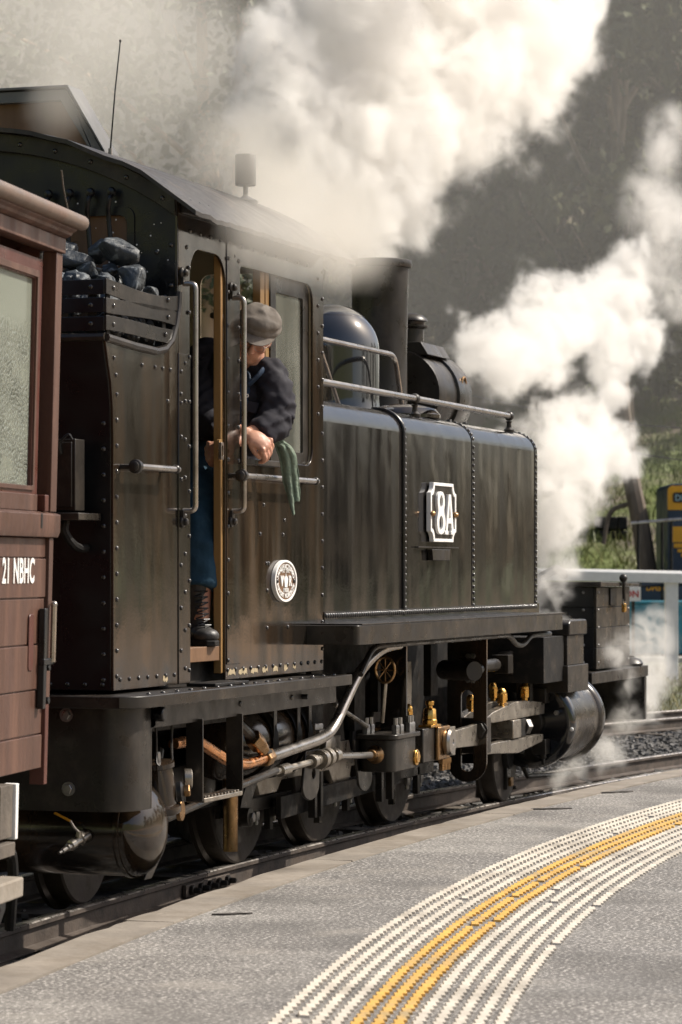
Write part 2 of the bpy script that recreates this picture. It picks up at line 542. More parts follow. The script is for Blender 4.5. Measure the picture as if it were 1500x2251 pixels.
# ---- doorway: ochre jambs, floor, dark interior
part(MB().box(-1.448, -1.418, 0.0125, 0.05, 1.06, 2.99), 'door_jamb', 'ochre', LOCO, 0.004)
part(MB().box(-1.94, -1.885, 0.021, 0.06, 1.06, 2.99), 'door_jamb', 'ochre', LOCO, 0.004)
lt = MB().prism(rrect(-1.505, -1.462, 2.04, 2.14, (.012,) * 4), 'xz', 0.0, 0.0115, [rrect(-1.495, -1.473, 2.06, 2.12, (.006,) * 4)])
part(lt, 'latch_plate', 'ochre')
part(MB().prism(rrect(-1.515, -1.478, 2.045, 2.125, (.008,) * 4), 'xz', -0.014, -0.0005, [rrect(-1.507, -1.486, 2.06, 2.11, (.004,) * 4)]), 'latch_staple', 'rail')
part(MB().box(-2.02, -0.01, 0.02, 2.03, 1.12, 1.188), 'cab_floor', 'wood_dark')
part(MB().box(-1.87, -1.43, -0.12, 0.02, 1.015, 1.03), 'door_tread', 'dull')
part(MB().box(-2.02, -0.01, 0.09, 2.03, 0.98, 1.118), 'floor_frame', 'dull')
# cab front wall and boiler backhead seen through the openings
fw = part(MB().prism([(0.02, 1.1), (2.04, 1.1), (2.04, arch(2.04) - .02), (1.5, arch(1.5) - .02), (YC, arch(YC) - .02), (0.5, arch(.5) - .02), (0.02, arch(.02) - .02)], 'yz', -0.014, -0.002,
             [rrect(0.16, 0.66, 2.45, 3.05, (.05,) * 4), rrect(1.40, 1.90, 2.45, 3.05, (.05,) * 4)]), 'cab_front_wall', 'cream')
part(MB().lathe([(0.5, 0), (0.55, .04), (0.55, .3)], (-0.32, YC, 1.85), (1, 0, 0), 28), 'boiler_backhead', 'dull')
# window: fixed wooden post, sliding sash with pane
part(MB().box(-0.86, -0.80, 0.03, 0.07, 2.055, 3.0), 'window_post', 'ochre')
part(MB().box(-0.785, -0.735, 0.03, 0.08, 2.055, 3.0), 'window_post', 'ochre')
sash = part(MB().prism(rrect(-0.735, -0.17, 2.04, 2.985, (.01,) * 4), 'xz', 0.022, 0.05, [rrect(-0.66, -0.255, 2.12, 2.89, (.012,) * 4)]), 'window_sash', 'satin')
part(MB().box(-0.668, -0.247, 0.034, 0.038, 2.112, 2.898), 'window_pane', M['glass'], sash, 0)
part(MB().box(-0.40, -0.385, 0.10, 0.115, 2.1, 2.95), 'sash_bar', 'ochre', sash)
part(MB().box(-1.23, -0.735, -0.03, 0.05, 2.035, 2.062), 'window_sill', 'satin')

# ---- roof
roof = MB()
NXR, NYR = 46, 26
def roof_pt(i, j, top):
    x = -2.12 + (2.27) * i / NXR
    y = -0.13 + (2.32) * j / NYR
    zz = arch(min(max(y, -0.6), 2.7)) + (0.030 if top else 0.010)
    if i == 0:
        rg = noise.noise(Vector((j * 1.7, 3.1, 0))) * 0.05
        x += rg
        zz += noise.noise(Vector((j * 1.9, 9.1, 0))) * 0.018
    if j == 0:
        zz += noise.noise(Vector((i * 0.9, 5.5, 0))) * (0.018 if i < 8 else 0.006)
        y += noise.noise(Vector((i * 0.8, 1.5, 0))) * 0.012
    return (x, y, zz)
for top in (0, 1):
    for i in range(NXR + 1):
        for j in range(NYR + 1):
            roof.v.append(roof_pt(i, j, top))
W = NYR + 1
OFF = (NXR + 1) * W
for i in range(NXR):
    for j in range(NYR):
        a = i * W + j
        roof.f += [(a, a + 1, a + W + 1, a + W), (OFF + a, OFF + a + 1, OFF + a + W + 1, OFF + a + W)]
for i in range(NXR):
    for j in (0, NYR):
        a = i * W + j
        roof.f.append((a, a + W, OFF + a + W, OFF + a))
for j in range(NYR):
    for i in (0, NXR):
        a = i * W + j
        roof.f.append((a, a + 1, OFF + a + 1, OFF + a))
M['roofskin'] = mat('weathered_roof_sheet', (0.026, 0.022, 0.019), 0.5, var=0.35, vscale=5, bump=0.25, bscale=18, col2=(0.075, 0.058, 0.045), c2scale=4, c2lo=0.52, c2hi=0.7)
roof_o = part(roof, 'cab_roof', M['roofskin'], bevel=0)
bd = MB()
ang = MB()
N_ = 24
ys = [0.0 + 2.06 * k / N_ for k in range(N_ + 1)]
poly = [(y, arch(y) + 0.008) for y in ys] + [(y, arch(y) - 0.075) for y in ys[::-1]]
part(ang.prism(poly, 'yz', -2.062, -2.032), 'roof_angle_iron', 'satin', roof_o)
part(MB().box(-2.0, 0.0, -0.02, -0.002, arch(0) - 0.055, arch(0) + 0.004), 'eave_strip', 'satin', roof_o)
rivets([(-2.062, 0.06 + k * 0.172, arch(0.06 + k * .172) - 0.035) for k in range(12)], NX, 0.012, roof_o)
rv = [(-1.95 + k * 0.115, -0.07, arch(-0.07) + 0.03) for k in range(3)]
rivets([(x, y + .05, z + .02) for x, y, z in rv], (0, 0, 1), 0.018, roof_o, 'roof_stud')
# raised ventilator hatch on the roof
hat = [(0.70, 3.40), (0.70, 3.525), (0.895, 3.838), (1.55, 3.838), (1.75, 3.525), (1.75, 3.40)]
hatch = part(MB().prism([(y, z) for y, z in hat], 'yz', -1.16, -1.06), 'roof_hatch', 'wood_dark', roof_o, 0.004)
hin = [(0.765, 3.40), (0.765, 3.528), (0.925, 3.785), (1.52, 3.785), (1.685, 3.528), (1.685, 3.40)]
M['grey'] = mat('grey_sheet_metal', (0.13, 0.13, 0.128), 0.45, var=0.15, vscale=5, bump=0.05)
part(MB().prism(hat[:-1] + [(1.75, 3.41), (1.685, 3.41)] + hin[4:0:-1] + [(0.765, 3.41), (0.70, 3.41)], 'yz', -1.2, -1.161), 'hatch_frame', M['grey'], hatch, 0.003)
part(MB().prism([(0.69, 3.52), (0.89, 3.845), (1.555, 3.845), (1.76, 3.52), (1.76, 3.535), (1.563, 3.857), (0.882, 3.857), (0.69, 3.535)], 'yz', -1.215, -1.04), 'hatch_cover', M['grey'], hatch, 0.002)
# radio aerial and roof ventilator
an = part(MB().cyl((-1.9, 0.376, 3.36), (-1.9, 0.376, 3.44), 0.012, 0.009, 10), 'aerial_base', 'rail', roof_o, 0)
part(MB().tube([(-1.9, 0.376, 3.43), (-1.895, 0.355, 3.7), (-1.89, 0.332, 3.92)], [0.0042, 0.0035, 0.003], 6), 'aerial_whip', 'edge', roof_o, 0)
part(MB().ball((-1.89, 0.332, 3.925), 0.006, 8, 6), 'aerial_tip', 'edge', roof_o, 0)
part(MB().lathe([(0.062, -.03), (0.062, 0.0), (0.02, 0.02), (0.012, 0.03), (0.012, 0.075), (0.05, 0.076), (0.052, 0.08), (0.052, 0.225), (0.05, 0.23)], (-0.3, 0.31, 3.385), (0, 0, 1), 20),
     'roof_ventilator', M['grey'], roof_o, 0)

# ---- cab rear wall with guarded window, bunker back, coal rails
rw = [(0.0, 1.1)] + [(2.06, 1.1)] + [(2.06 - 2.06 * k / 16, arch(2.06 - 2.06 * k / 16) - 0.01) for k in range(17)]
rear = part(MB().prism(rw, 'yz', -2.028, -2.016, [rrect(0.235, 0.80, 2.62, 3.13, (.05,) * 4), rrect(1.26, 1.83, 2.62, 3.13, (.05,) * 4)]), 'cab_rear_wall', 'edge')
for s in (0, 1):
    y0 = 0.235 + s * 1.025
    fr = part(MB().prism(rrect(y0 - .03, y0 + .595, 2.60, 3.16, (.05,) * 4), 'yz', -2.036, -2.03, [rrect(y0 + .005, y0 + .56, 2.64, 3.12, (.04,) * 4)]), 'rear_window_frame', 'edge', rear, 0.001)
    part(MB().box(-2.02, -2.005, y0 - .02, y0 + .585, 2.60, 3.15), 'wooden_shutter', 'wood_dark', rear)
    for k in range(4):
        y = y0 + 0.065 + 0.1015 * k
        g = MB().tube(smooth_path([(-2.07, y, 3.205), (-2.085, y + .003, 3.19), (-2.08, y + .012, 3.15), (-2.065, y + .016, 3.11), (-2.065, y + .006, 3.0), (-2.065, y - .002, 2.9), (-2.065, y - .004, 2.6)], 5), 0.011, 8)
        g.lathe([(0.02, -.01), (0.022, 0.0), (0.016, 0.012), (0, 0.016)], (-2.07, y, 3.222), NX, 12)
        part(g, 'window_guard_bar', 'edge', rear, 0)
ch = MB()
for k in range(46):                          # paint flecks and old holes
    y, zz = rnd.uniform(0.03, 0.75), rnd.uniform(2.75, 3.2)
    ch.lathe([(rnd.uniform(.002, .005), 0), (0.001, 0.001)], (-2.0295, y, zz), NX, 6)
part(ch, 'paint_flecks', M['white'], rear, 0, kind='stuff')
rivets([(-2.03, 0.03, 2.8 + k * 0.18) for k in range(3)] + [(-2.03, 0.1, 2.95), (-2.03, .06, 2.75)], NX, 0.011, rear)

bk = [(-2.77, 1.03), (-2.77, 2.1), (-2.775, 2.22), (-2.795, 2.33), (-2.83, 2.42), (-2.86, 2.51), (-2.848, 2.51), (-2.82, 2.43), (-2.783, 2.33), (-2.758, 2.1), (-2.758, 1.03)]
back = part(MB().prism(bk, 'xz', 0.0125, 2.0475), 'bunker_back_plate', 'edge')
rivets([(-2.77, 0.045, 1.075 + k * 0.108) for k in range(12)] + [(-2.77, 0.05 + k * 0.08, 1.055) for k in range(14)] + [(-2.79, .045, 2.36), (-2.81, .05, 2.42)], NX, 0.011, back)
part(MB().tube([(-2.862, 0.0, 2.512), (-2.862, 1.03, 2.512), (-2.862, 2.06, 2.512)], 0.018, 8), 'bunker_rim', 'satin', back, 0)
part(MB().box(-2.75, -2.04, 0.03, 2.03, 2.40, 2.44), 'coal_floor', 'dull')
for zz0, zz1 in ((2.689, 2.753), (2.614, 2.677), (2.537, 2.598)):
    o = part(MB().box(-2.872, -2.860, 0.0, 2.06, zz0, zz1), 'coal_rail_slat', 'edge')
    rivets([(-2.872, 0.06 + k * 0.97, (zz0 + zz1) / 2) for k in range(3)], NX, 0.011, o, 'slat_rivet')
    sag = 0.014 if zz1 > 2.7 else (-0.003 if zz1 > 2.65 else 0.0)
    sl = MB()
    n_ = 14
    for k in range(n_ + 1):
        t = k / n_
        x = -2.872 + (0.83 - (0.02 if zz1 < 2.65 else 0) - (0.035 if zz1 < 2.6 else 0)) * t
        dz = -sag * math.sin(math.pi * t) * 1.6 + 0.004 * math.sin(5 * t + zz0 * 40)
        dy = -0.010 - 0.01 * math.sin(math.pi * t)
        sl.v += [(x, dy, zz0 + dz), (x, dy, zz1 + dz), (x, dy + .01, zz1 + dz), (x, dy + .01, zz0 + dz)]
    for k in range(n_):
        a = 4 * k
        sl.f += [(a + i, a + (i + 1) % 4, a + 4 + (i + 1) % 4, a + 4 + i) for i in range(4)]
    sl.f += [(0, 1, 2, 3), (4 * n_, 4 * n_ + 1, 4 * n_ + 2, 4 * n_ + 3)]
    o = part(sl, 'coal_rail_slat', 'satin', bevel=0.0015)
    rivets([(-2.80, -0.012, (zz0 + zz1) / 2), (-2.19 - (0.03 if zz1 < 2.6 else 0), -0.018, (zz0 + zz1) / 2)], NY, 0.011, o, 'slat_rivet')
for x in (-2.82, -2.19):
    part(MB().box(x - .02, x + .02, 0.001, 0.011, 2.5, 2.74), 'coal_rail_upright', 'dull')
for y in (0.06, 1.03, 2.0):
    part(MB().box(-2.859, -2.849, y - .02, y + .02, 2.5, 2.74), 'coal_rail_upright', 'dull')
# tool box and lamp shelf on the bunker back
tb = part(MB().box(-2.96, -2.86, 0.093, 0.40, 1.785, 2.083), 'tool_box', 'satin')
part(MB().box(-2.97, -2.961, 0.105, 0.39, 1.80, 2.07), 'tool_box_door', 'satin', tb)
part(MB().tube(smooth_path([(-2.975, 0.15, 2.02), (-2.985, 0.15, 2.065), (-2.985, 0.115, 2.10), (-2.975, 0.10, 2.08)], 5), 0.006, 8), 'hasp', 'edge', tb, 0)
part(MB().box(-3.02, -2.78, 0.052, 0.42, 1.745, 1.775), 'lamp_shelf', 'satin')
part(MB().tube(smooth_path([(-2.95, .14, 1.74), (-2.96, .14, 1.70), (-2.93, .12, 1.65), (-2.85, .12, 1.63), (-2.78, .12, 1.63)], 5), 0.018, 8), 'shelf_bracket', 'dull', bevel=0)

# ---- grab rails
def vgrab(x, z0, z1):
    o = part(MB().tube(round_path([(x - .004, -.012, z1), (x, -.07, z1), (x, -.07, z0), (x - .004, -.012, z0)], 0.05, 6), 0.0125, 12), 'grab_rail', 'rail', LOCO, 0)
    for zz, s in ((z1, 1), (z0, -1)):
        k = MB().lathe([(0.026, 0), (0.026, .012), (0.017, .016), (.017, .028), (.012, .034), (0, .036)], (x - .006, -.003, zz + s * .048), NY, 14)
        k.bar((x - .005, -.012, zz - s * .005), (x - .005, -.012, zz + s * .05), 0.03, 0.016, up=(0, 1, 0))
        part(k, 'rail_bracket', 'satin', o, 0.002)
vgrab(-1.99, 1.80, 2.81)
vgrab(-1.362, 1.81, 2.80)
for x0, x1 in ((-2.70, -2.20), (-1.40, -0.30)):
    o = part(MB().tube([(x0, -.07, 1.975), (x1, -.07, 1.977)], 0.0135, 12), 'grab_rail', 'rail', LOCO, 0)
    k = MB().lathe([(0.028, 0), (.03, .01), (.03, .03), (.022, .035), (.022, .045), (.014, .05)], (x0 + .03, -.068, 1.975), NX, 16)
    k.cyl((x0 + .005, -.07, 1.975), (x0 + .005, 0.0, 1.975), 0.012, None, 10)
    part(k, 'rail_bracket', 'satin', o, 0)
    k = MB().cyl((x1 - .03, -.07, 1.975), (x1 - .03, 0.0, 1.975), 0.013, None, 10).ball((x1 - .03, -.07, 1.978), 0.02, 12, 8)
    part(k, 'rail_bracket', 'satin', o, 0)

# ---- side tanks
def tank_prof(m):
    return [(0.003, 1.285), (0.003, 2.29)] + [(0.003 + 0.16 * (1 - math.cos(R(90 * k / m))), 2.29 + 0.13 * math.sin(R(90 * k / m))) for k in range(1, m + 1)] + [(0.56, 2.43), (0.56, 1.285)]
xs = (0.004, 1.372, 1.39, 2.805, 2.815, 4.32)
tank = part(MB().prism(tank_prof(10), 'yz', 0.004, 4.32), 'side_tank', 'tankpaint', bevel=0.004)
part(MB().prism([(2 * YC - y, z) for y, z in tank_prof(10)], 'yz', 0.004, 4.32), 'side_tank', 'tankpaint', bevel=0.004)
def tank_line(x, step, off=0.0, zmin=1.33):
    pts, nr = [], []
    z = zmin
    while z < 2.29:
        pts.append((x, 0.003 - off, z)); nr.append((0, -1, 0)); z += step
    for k in range(1, 9):
        a = R(12 * k)
        pts.append((x, 0.003 + 0.16 * (1 - math.cos(a)) - off * math.cos(a), 2.29 + 0.13 * math.sin(a) + off * math.sin(a))); nr.append((0, -math.cos(a), math.sin(a)))
    return pts, nr
def tank_rivets(x, step, r=0.0115):
    mb = MB()
    for p, n_ in zip(*tank_line(x, step)):
        mb.dome(p, n_, r)
    part(mb, 'rivet_row', 'rivet', tank, 0, kind='stuff')
tank_rivets(1.425, 0.036)
tank_rivets(2.81, 0.036)
tank_rivets(4.285, 0.036)
p_, _n = tank_line(1.375, 0.05, 0.006, 1.29)
part(MB().tube(p_, 0.012, 8), 'joint_strip', 'edge', tank, 0)
for x in (2.775, 4.25):
    m_ = 10
    prof = tank_prof(m_)[:-2]
    inn = [(y + .002, z) for y, z in prof]
    out_ = [(y - .003 * max(0, 1 - 0.09 * max(0, k - 1)), z + .003 * (k > 1)) for k, (y, z) in enumerate(prof)]
    part(MB().prism(out_ + inn[::-1], 'yz', x - 0.004, x), 'sheet_lap', 'edge', tank, 0)
rivets([(0.03 + k * 0.037, -0.004, 1.306) for k in range(115)], NY, 0.0145, tank, 'rivet_row', 'rivet')
part(MB().box(0.004, 4.33, -0.006, 0.003, 1.262, 1.325), 'tank_foot_angle', 'tankpaint', tank, 0.001)
fl = MB().lathe([(0.0, .085), (0.10, .08), (0.19, .055), (0.22, .02), (0.22, 0)], (2.45, 0.33, 2.425), (0, 0, 1), 24)
part(fl, 'filler_lid', 'paint', tank, 0)
part(MB().tube(smooth_path([(2.0, .36, 2.43), (2.12, .34, 2.46), (2.24, .33, 2.47)], 4), .012, 8), 'filler_hinge', 'edge', tank, 0)
for x in (1.78, 3.25, 3.6):
    part(MB().hexn((x, 0.28, 2.425), (0, 0, 1), 0.018, 0.03), 'lifting_bolt', 'edge', tank, 0)
# handrails along the tank top
tr = part(MB().tube([(0.0, 0.12, 2.512), (2.0, 0.12, 2.514), (4.06, 0.12, 2.513)], 0.019, 12), 'tank_handrail', 'rail', LOCO, 0)
for x in (1.995, 4.055):
    k = MB().lathe([(0.034, -.01), (.034, .006), (.018, .02), (.014, .045), (.02, .06), (.0, .062)], (x, 0.12, 2.42), (0, 0, 1), 14).ball((x, .12, 2.513), 0.031, 14, 10)
    part(k, 'handrail_knob', 'satin', tr, 0)
part(MB().tube(round_path([(0.0, 0.6, 2.843), (3.16, 0.6, 2.85), (3.35, 0.6, 2.45)], 0.10, 6), 0.016, 10), 'boiler_handrail', 'rail', LOCO, 0)
part(MB().tube([(1.40, .5, 2.80), (1.80, .5, 2.44)], 0.013, 8), 'handrail_strut', 'rail', LOCO, 0)
# builder's plates
def plate_oval(cx_, cz_, a, b, n=40):
    return [(cx_ + a * math.cos(2 * math.pi * k / n), cz_ + b * math.sin(2 * math.pi * k / n)) for k in range(n)]
BX, BZ = -0.635, 1.484
vr = part(MB().prism(plate_oval(BX, BZ, .150, .094), 'xz', -0.018, 0.0), 'builders_plate', 'wood_dark', LOCO, 0.001)
part(MB().prism(plate_oval(BX, BZ, .162, .102), 'xz', -0.023, -0.001, [plate_oval(BX, BZ, .147, .091)]), 'plate_rim', 'white', vr, 0.002)
for s in (-1, 1):
    part(MB().dome((BX + s * .125, -.018, BZ), NY, 0.012), 'plate_screw', 'rivet', vr, 0)
NPX, NPZ = 2.06, 1.865
def notched(w, h, r):
    c = []
    for sx, sz, a0, a1 in ((-1, -1, 90, 0), (1, -1, 180, 90), (1, 1, 270, 180), (-1, 1, 360, 270)):
        c += arc(NPX + sx * w, NPZ + sz * h, r, a0, a1, 6)
    return c
num = part(MB().prism(notched(.235, .150, .058), 'xz', -0.026, 0.0), 'number_plate', M['satin'], LOCO, 0.001)
part(MB().prism(notched(.258, .168, .058), 'xz', -0.033, -0.006, [notched(.235, .150, .058)]), 'plate_rim', 'white', num, 0.002)
for s in (-1, 1):
    part(MB().ball((NPX + s * .235, -.034, NPZ - .01), 0.021, 12, 8, (1.2, 1, .8)), 'plate_screw', 'bronze', num, 0)
part(MB().box(NPX - .46, NPX + .35, -.022, 0.002, 1.662, 1.669), 'plate_ledge', 'satin', LOCO, 0.001)
part(MB().prism([(NPX - .22, 1.655), (NPX - .2, 1.592), (NPX + .13, 1.592), (NPX + .15, 1.655)], 'xz', -0.03, 0.002), 'lamp_iron', 'satin', LOCO, 0.003)

def text(body, size, loc, rot, m, parent, extr=0.004, name='lettering', sx=1.0, bold=0.0, align='CENTER', shear=0):
    cu = bpy.data.curves.new(name, 'FONT')
    cu.body = body
    cu.size = size
    cu.extrude = extr
    cu.offset = bold
    cu.align_x = align
    cu.align_y = 'CENTER'
    cu.resolution_u = 3
    t = bpy.data.objects.new(name, cu)
    COL.objects.link(t)
    bpy.context.view_layer.update()
    me = bpy.data.meshes.new_from_object(t)
    bpy.data.objects.remove(t)
    mx = Matrix.Translation(loc) @ rot.to_4x4() @ Matrix.Diagonal((sx, 1, 1, 1))
    me.transform(mx)
    return link(name, me, M[m] if isinstance(m, str) else m, parent)
ROT_SIDE = Matrix(((1, 0, 0), (0, 0, -1), (0, 1, 0)))         # text reads along +x, faces -y
text('V', .07, (BX - .06, -.021, BZ - .002), ROT_SIDE, 'white', vr, .003, sx=0.95, bold=.002)
text('R', .07, (BX + .06, -.021, BZ - .002), ROT_SIDE, 'white', vr, .003, sx=0.95, bold=.002)
text('AT THE', .026, (BX, -.020, BZ + .048), ROT_SIDE, 'white', vr, .002, sx=1.2)
text('1908', .032, (BX, -.020, BZ - .046), ROT_SIDE, 'white', vr, .002, sx=1.3)
def arc_text(body, a, b, a0, a1, size, flip):
    n_ = len(body)
    for k, c in enumerate(body):
        if c == ' ': continue
        t = R(a0 + (a1 - a0) * k / (n_ - 1))
        px, pz = BX + a * math.cos(t), BZ + b * math.sin(t)
        nx_, nz_ = math.cos(t) / a, math.sin(t) / b
        th = math.atan2(nz_, nx_) - (math.pi / 2 if not flip else -math.pi / 2)
        rot = ROT_SIDE @ Matrix.Rotation(th, 3, 'Z')
        text(c, size, (px, -.020, pz), rot, 'white', vr, .002, bold=.0008)
arc_text('MANUFACTURED', .118, .070, 160, 20, .033, False)
arc_text('NEWPORT WORKSHOPS', .122, .073, 198, 342, .029, True)
crown = MB().prism([(BX - .018, BZ - .03), (BX + .018, BZ - .03), (BX + .02, BZ - .015), (BX + .028, BZ + .01), (BX + .016, BZ + .024), (BX + .005, BZ + .02), (BX, BZ + .038), (BX - .005, BZ + .02),
                    (BX - .016, BZ + .024), (BX - .028, BZ + .01), (BX - .02, BZ - .015)], 'xz', -.023, -.018)
part(crown, 'crown_emblem', 'white', vr, 0)
# raised characters of the number plate, drawn stroke by stroke: 8 with slanted waist, A with slab serifs
def ring_poly(cx_, cz_, a, b, n=20):
    return [(cx_ + a * math.cos(2 * math.pi * k / n), cz_ + b * math.sin(2 * math.pi * k / n)) for k in range(n)]
ex = NPX - .078
zs = [-.125, -.118, -.10, -.07, -.04, -.012, .012, .04, .07, .095, .112, .118]
ws = [.018, .05, .072, .084, .084, .066, .058, .070, .074, .062, .04, .015]
o8 = [(ex + w, NPZ + z_) for z_, w in zip(zs, ws)] + [(ex - w, NPZ + z_) for z_, w in zip(zs[::-1], ws[::-1])]
h1 = ring_poly(ex + .002, NPZ + .060, .032, .034, 16)
h2 = ring_poly(ex - .002, NPZ - .062, .040, .042, 16)
part(MB().prism(o8, 'xz', -.042, -.025, [h1, h2]), 'numeral', 'white', num, 0.002)
ax_ = NPX + .098
oA = [(-.098, -.125), (-.098, -.105), (-.078, -.103), (-.022, .105), (.022, .105), (.078, -.103), (.098, -.105), (.098, -.125), (.026, -.125), (.026, -.105), (.036, -.102), (.028, -.062), (-.034, -.062), (-.044, -.102), (-.030, -.105), (-.030, -.125)]
hA = [(-.026, -.032), (.02, -.032), (-.003, .06)]
part(MB().prism([(ax_ + x, NPZ + z_) for x, z_ in oA], 'xz', -.042, -.025, [[(ax_ + x, NPZ + z_) for x, z_ in hA]]), 'numeral', 'white', num, 0.002)
# ---- boiler, dome, chimney, headlamp
boil = part(MB().lathe([(0.50, 0), (0.52, .02), (0.52, 3.75), (0.535, 3.78), (0.535, 5.1), (0.50, 5.14), (0.44, 5.2), (0.2, 5.26), (0, 5.27)], (0.002, YC, 1.93), (1, 0, 0), 40), 'boiler', 'satin', bevel=0)
dp = [(0.36, -.16), (0.33, -.05), (0.305, 0.02), (0.298, .1), (0.298, .40)] + [(0.298 * math.cos(R(a)), .40 + .285 * math.sin(R(a))) for a in (8, 16, 24, 32, 40, 46)] + \
     [(0.298 * math.cos(R(47)) + .004, .40 + .285 * math.sin(R(46.5)))] + [(0.298 * math.cos(R(a)), .402 + .287 * math.sin(R(a))) for a in (48, 55, 62, 70, 78, 85, 90)]
M['domepaint'] = mat('polished_black_dome', (0.014, 0.0145, 0.016), 0.10, var=0.2, vscale=4, rvar=0.04, spec=0.8, coat=0.6)
part(MB().lathe(dp, (3.22, YC, 2.49), (0, 0, 1), 48), 'steam_dome', M['domepaint'], bevel=0, smooth=30)
cp_ = [(0.30, -.2), (0.24, -.1), (0.195, 0.0), (0.178, .08), (0.176, .5), (0.186, 1.02), (0.188, 1.05), (0.204, 1.055), (0.210, 1.075), (0.204, 1.10), (0.194, 1.105), (0.165, 1.10), (0.16, .7)]
part(MB().lathe(cp_, (4.22, YC, 2.44), (0, 0, 1), 40), 'chimney', 'satin', bevel=0)
HLX, HLZ = 4.62, 2.70
hl = part(MB().lathe([(0.285, 0.0), (0.292, .02), (0.292, .40), (0.31, .405), (0.312, .42), (0.312, .70), (0.30, .73), (0.26, .735), (0.25, .71)], (HLX, YC, HLZ), (1, 0, 0), 44), 'headlamp', 'satin', bevel=0)
part(MB().prism([(YC - .20, HLZ + .26), (YC + .20, HLZ + .26), (YC + .15, HLZ + .345), (YC - .15, HLZ + .345)], 'yz', HLX + .02, HLX + .55), 'lamp_saddle', 'satin', hl, .004)
part(MB().lathe([(0.095, 0), (.095, .10), (.108, .11), (.125, .115), (.125, .123), (.10, .13), (.105, .15), (.122, .155), (.118, .168), (.09, .195), (.05, .208), (0, .212)], (HLX + .26, YC, HLZ + .345), (0, 0, 1), 28), 'lamp_vent', 'satin', hl, 0)
lo = MB().tube([(HLX + .56 + .05 * math.cos(t), YC - .29 - .004 * abs(math.sin(t)), HLZ + .09 + .05 * math.sin(t)) for t in [2 * math.pi * k / 14 for k in range(14)]], .008, 8, closed=True)
part(lo, 'lamp_badge', 'bronze', hl, 0)
part(MB().box(HLX + .1, HLX + .5, YC - .18, YC + .18, 2.38, HLZ - .26), 'lamp_bracket', 'dull', hl)

# ---- running board under the tank, with pipes
rb = part(MB().prism(rrect(-0.26, 3.90, -0.27, 0.55, (.03, .01, 0, 0), 4), 'xy', 1.165, 1.262), 'running_board', 'satin', bevel=0.003)
part(MB().box(-0.2, 3.94, -0.272, 0.5, 1.2625, 1.270), 'running_board_plate', 'satin', rb, 0.001)
part(MB().prism(rrect(-0.26, 3.90, 2 * YC - .55, 2 * YC + .27, (0, 0, .03, .03), 3), 'xy', 1.165, 1.262), 'running_board', 'satin')
part(MB().tube(round_path([(0.30, -.10, 1.0), (0.52, -.10, 1.14), (0.8, -.18, 1.148), (2.72, -.18, 1.150), (2.95, -.18, 1.148), (3.12, -.18, 1.085), (3.28, -.18, 1.08), (3.45, -.18, 1.135), (3.62, -.18, 1.137), (3.92, -.18, 1.137)], .07, 5), 0.016, 10), 'steam_pipe', 'satin', LOCO, 0)

# ---- footplate, valance, rear apron
part(MB().prism([(-2.95, 2.2), (-2.95, -.10), (-2.90, -.16), (-2.83, -.18), (-0.08, -.18), (-0.08, 0.4), (-0.3, 0.4), (-.3, 2.2)], 'xy', 0.962, 1.014), 'footplate', 'satin', bevel=0.004)
rivets([(-2.7 + k * 0.165, -.13, 1.014) for k in range(16)], (0, 0, 1), 0.012, LOCO, 'footplate_rivet')
val = part(MB().prism([(-2.6, .865), (-0.095, .873), (-0.095, .961), (-2.6, .961)], 'xz', -0.10, -0.088), 'valance', 'satin')
rivets([(-2.55, -.1, .93), (-1.5, -.1, .925), (-0.78, -.1, .925)], NY, 0.014, val)
part(MB().hexn((-0.62, -.1, .922), NY, .014, .03), 'valance_bolt', 'edge', val, 0)
part(MB().lathe([(.03, 0), (.032, .005), (.032, .045), (.026, .05)], (-2.56, -.1, .925), NY, 8), 'valance_bolt', 'edge', val, 0.002)
ro = [(-2.6, -.1)] + [(-2.72 - .13 * math.sin(R(a)), .03 - .13 * math.cos(R(a))) for a in (0, 15, 30, 45, 60, 75, 90)] + [(-2.85, 2.03)]
ri = [(-2.6, -.088)] + [(-2.72 - .118 * math.sin(R(a)), .03 - .118 * math.cos(R(a))) for a in (0, 15, 30, 45, 60, 75, 90)] + [(-2.838, 2.03)]
apr = part(MB().prism(ro + ri[::-1], 'xy', .525, .961), 'rear_apron', 'satin', bevel=0.002)
part(MB().prism([(-2.6, .961), (-2.6, .525), (-2.585, .525), (-2.585, .86), (-2.54, .875), (-2.54, .961)], 'xz', -.1, -.088), 'apron_edge', 'satin', apr)
for y, zz in ((0.17, .62), (0.18, .93)):
    part(MB().hexn((-2.85, y, zz), NX, .022, .02).lathe([(.03, 0), (.03, .006)], (-2.85, y, zz), NX, 12), 'apron_bolt', 'bolt', apr, 0)
part(MB().box(-2.8, -0.3, .25, 1.8, .80, .958), 'frame_stretcher', 'dull', LOCO)

# ---- air reservoir across the rear, its drain cock
dome_prof = [(0.205 * math.cos(R(a)), .115 * math.sin(R(a))) for a in (0, 12, 25, 38, 50, 62, 75, 90)]
ar = MB().lathe([(0.205, -1.75), (0.205, 0.0)] + dome_prof[1:], (-2.45, 0.02, .425), NY, 36)
ar.lathe([(0.212, -.012), (0.214, 0), (0.212, .012), (.205, .014), (.205, -.014)], (-2.45, .04, .425), NY, 36)
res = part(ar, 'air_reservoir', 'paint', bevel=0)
ck = MB().lathe([(.03, 0), (.03, .04), (.022, .045), (.018, .075), (.024, .078), (.024, .1), (.017, .105), (.017, .12), (.012, .125), (.012, .15), (.008, .155), (.008, .17)], (-2.655, .17, .41), (-.75, .35, -.35), 14)
ck.cyl((-2.70, .185, .40), (-2.70, .185, .43), .014, None, 10)
cock = part(ck, 'drain_cock', 'rail', res, 0)
part(MB().tube([(-2.705, .185, .425), (-2.72, .20, .445), (-2.73, .215, .475)], .006, 6), 'cock_lever', 'rail', res, 0)
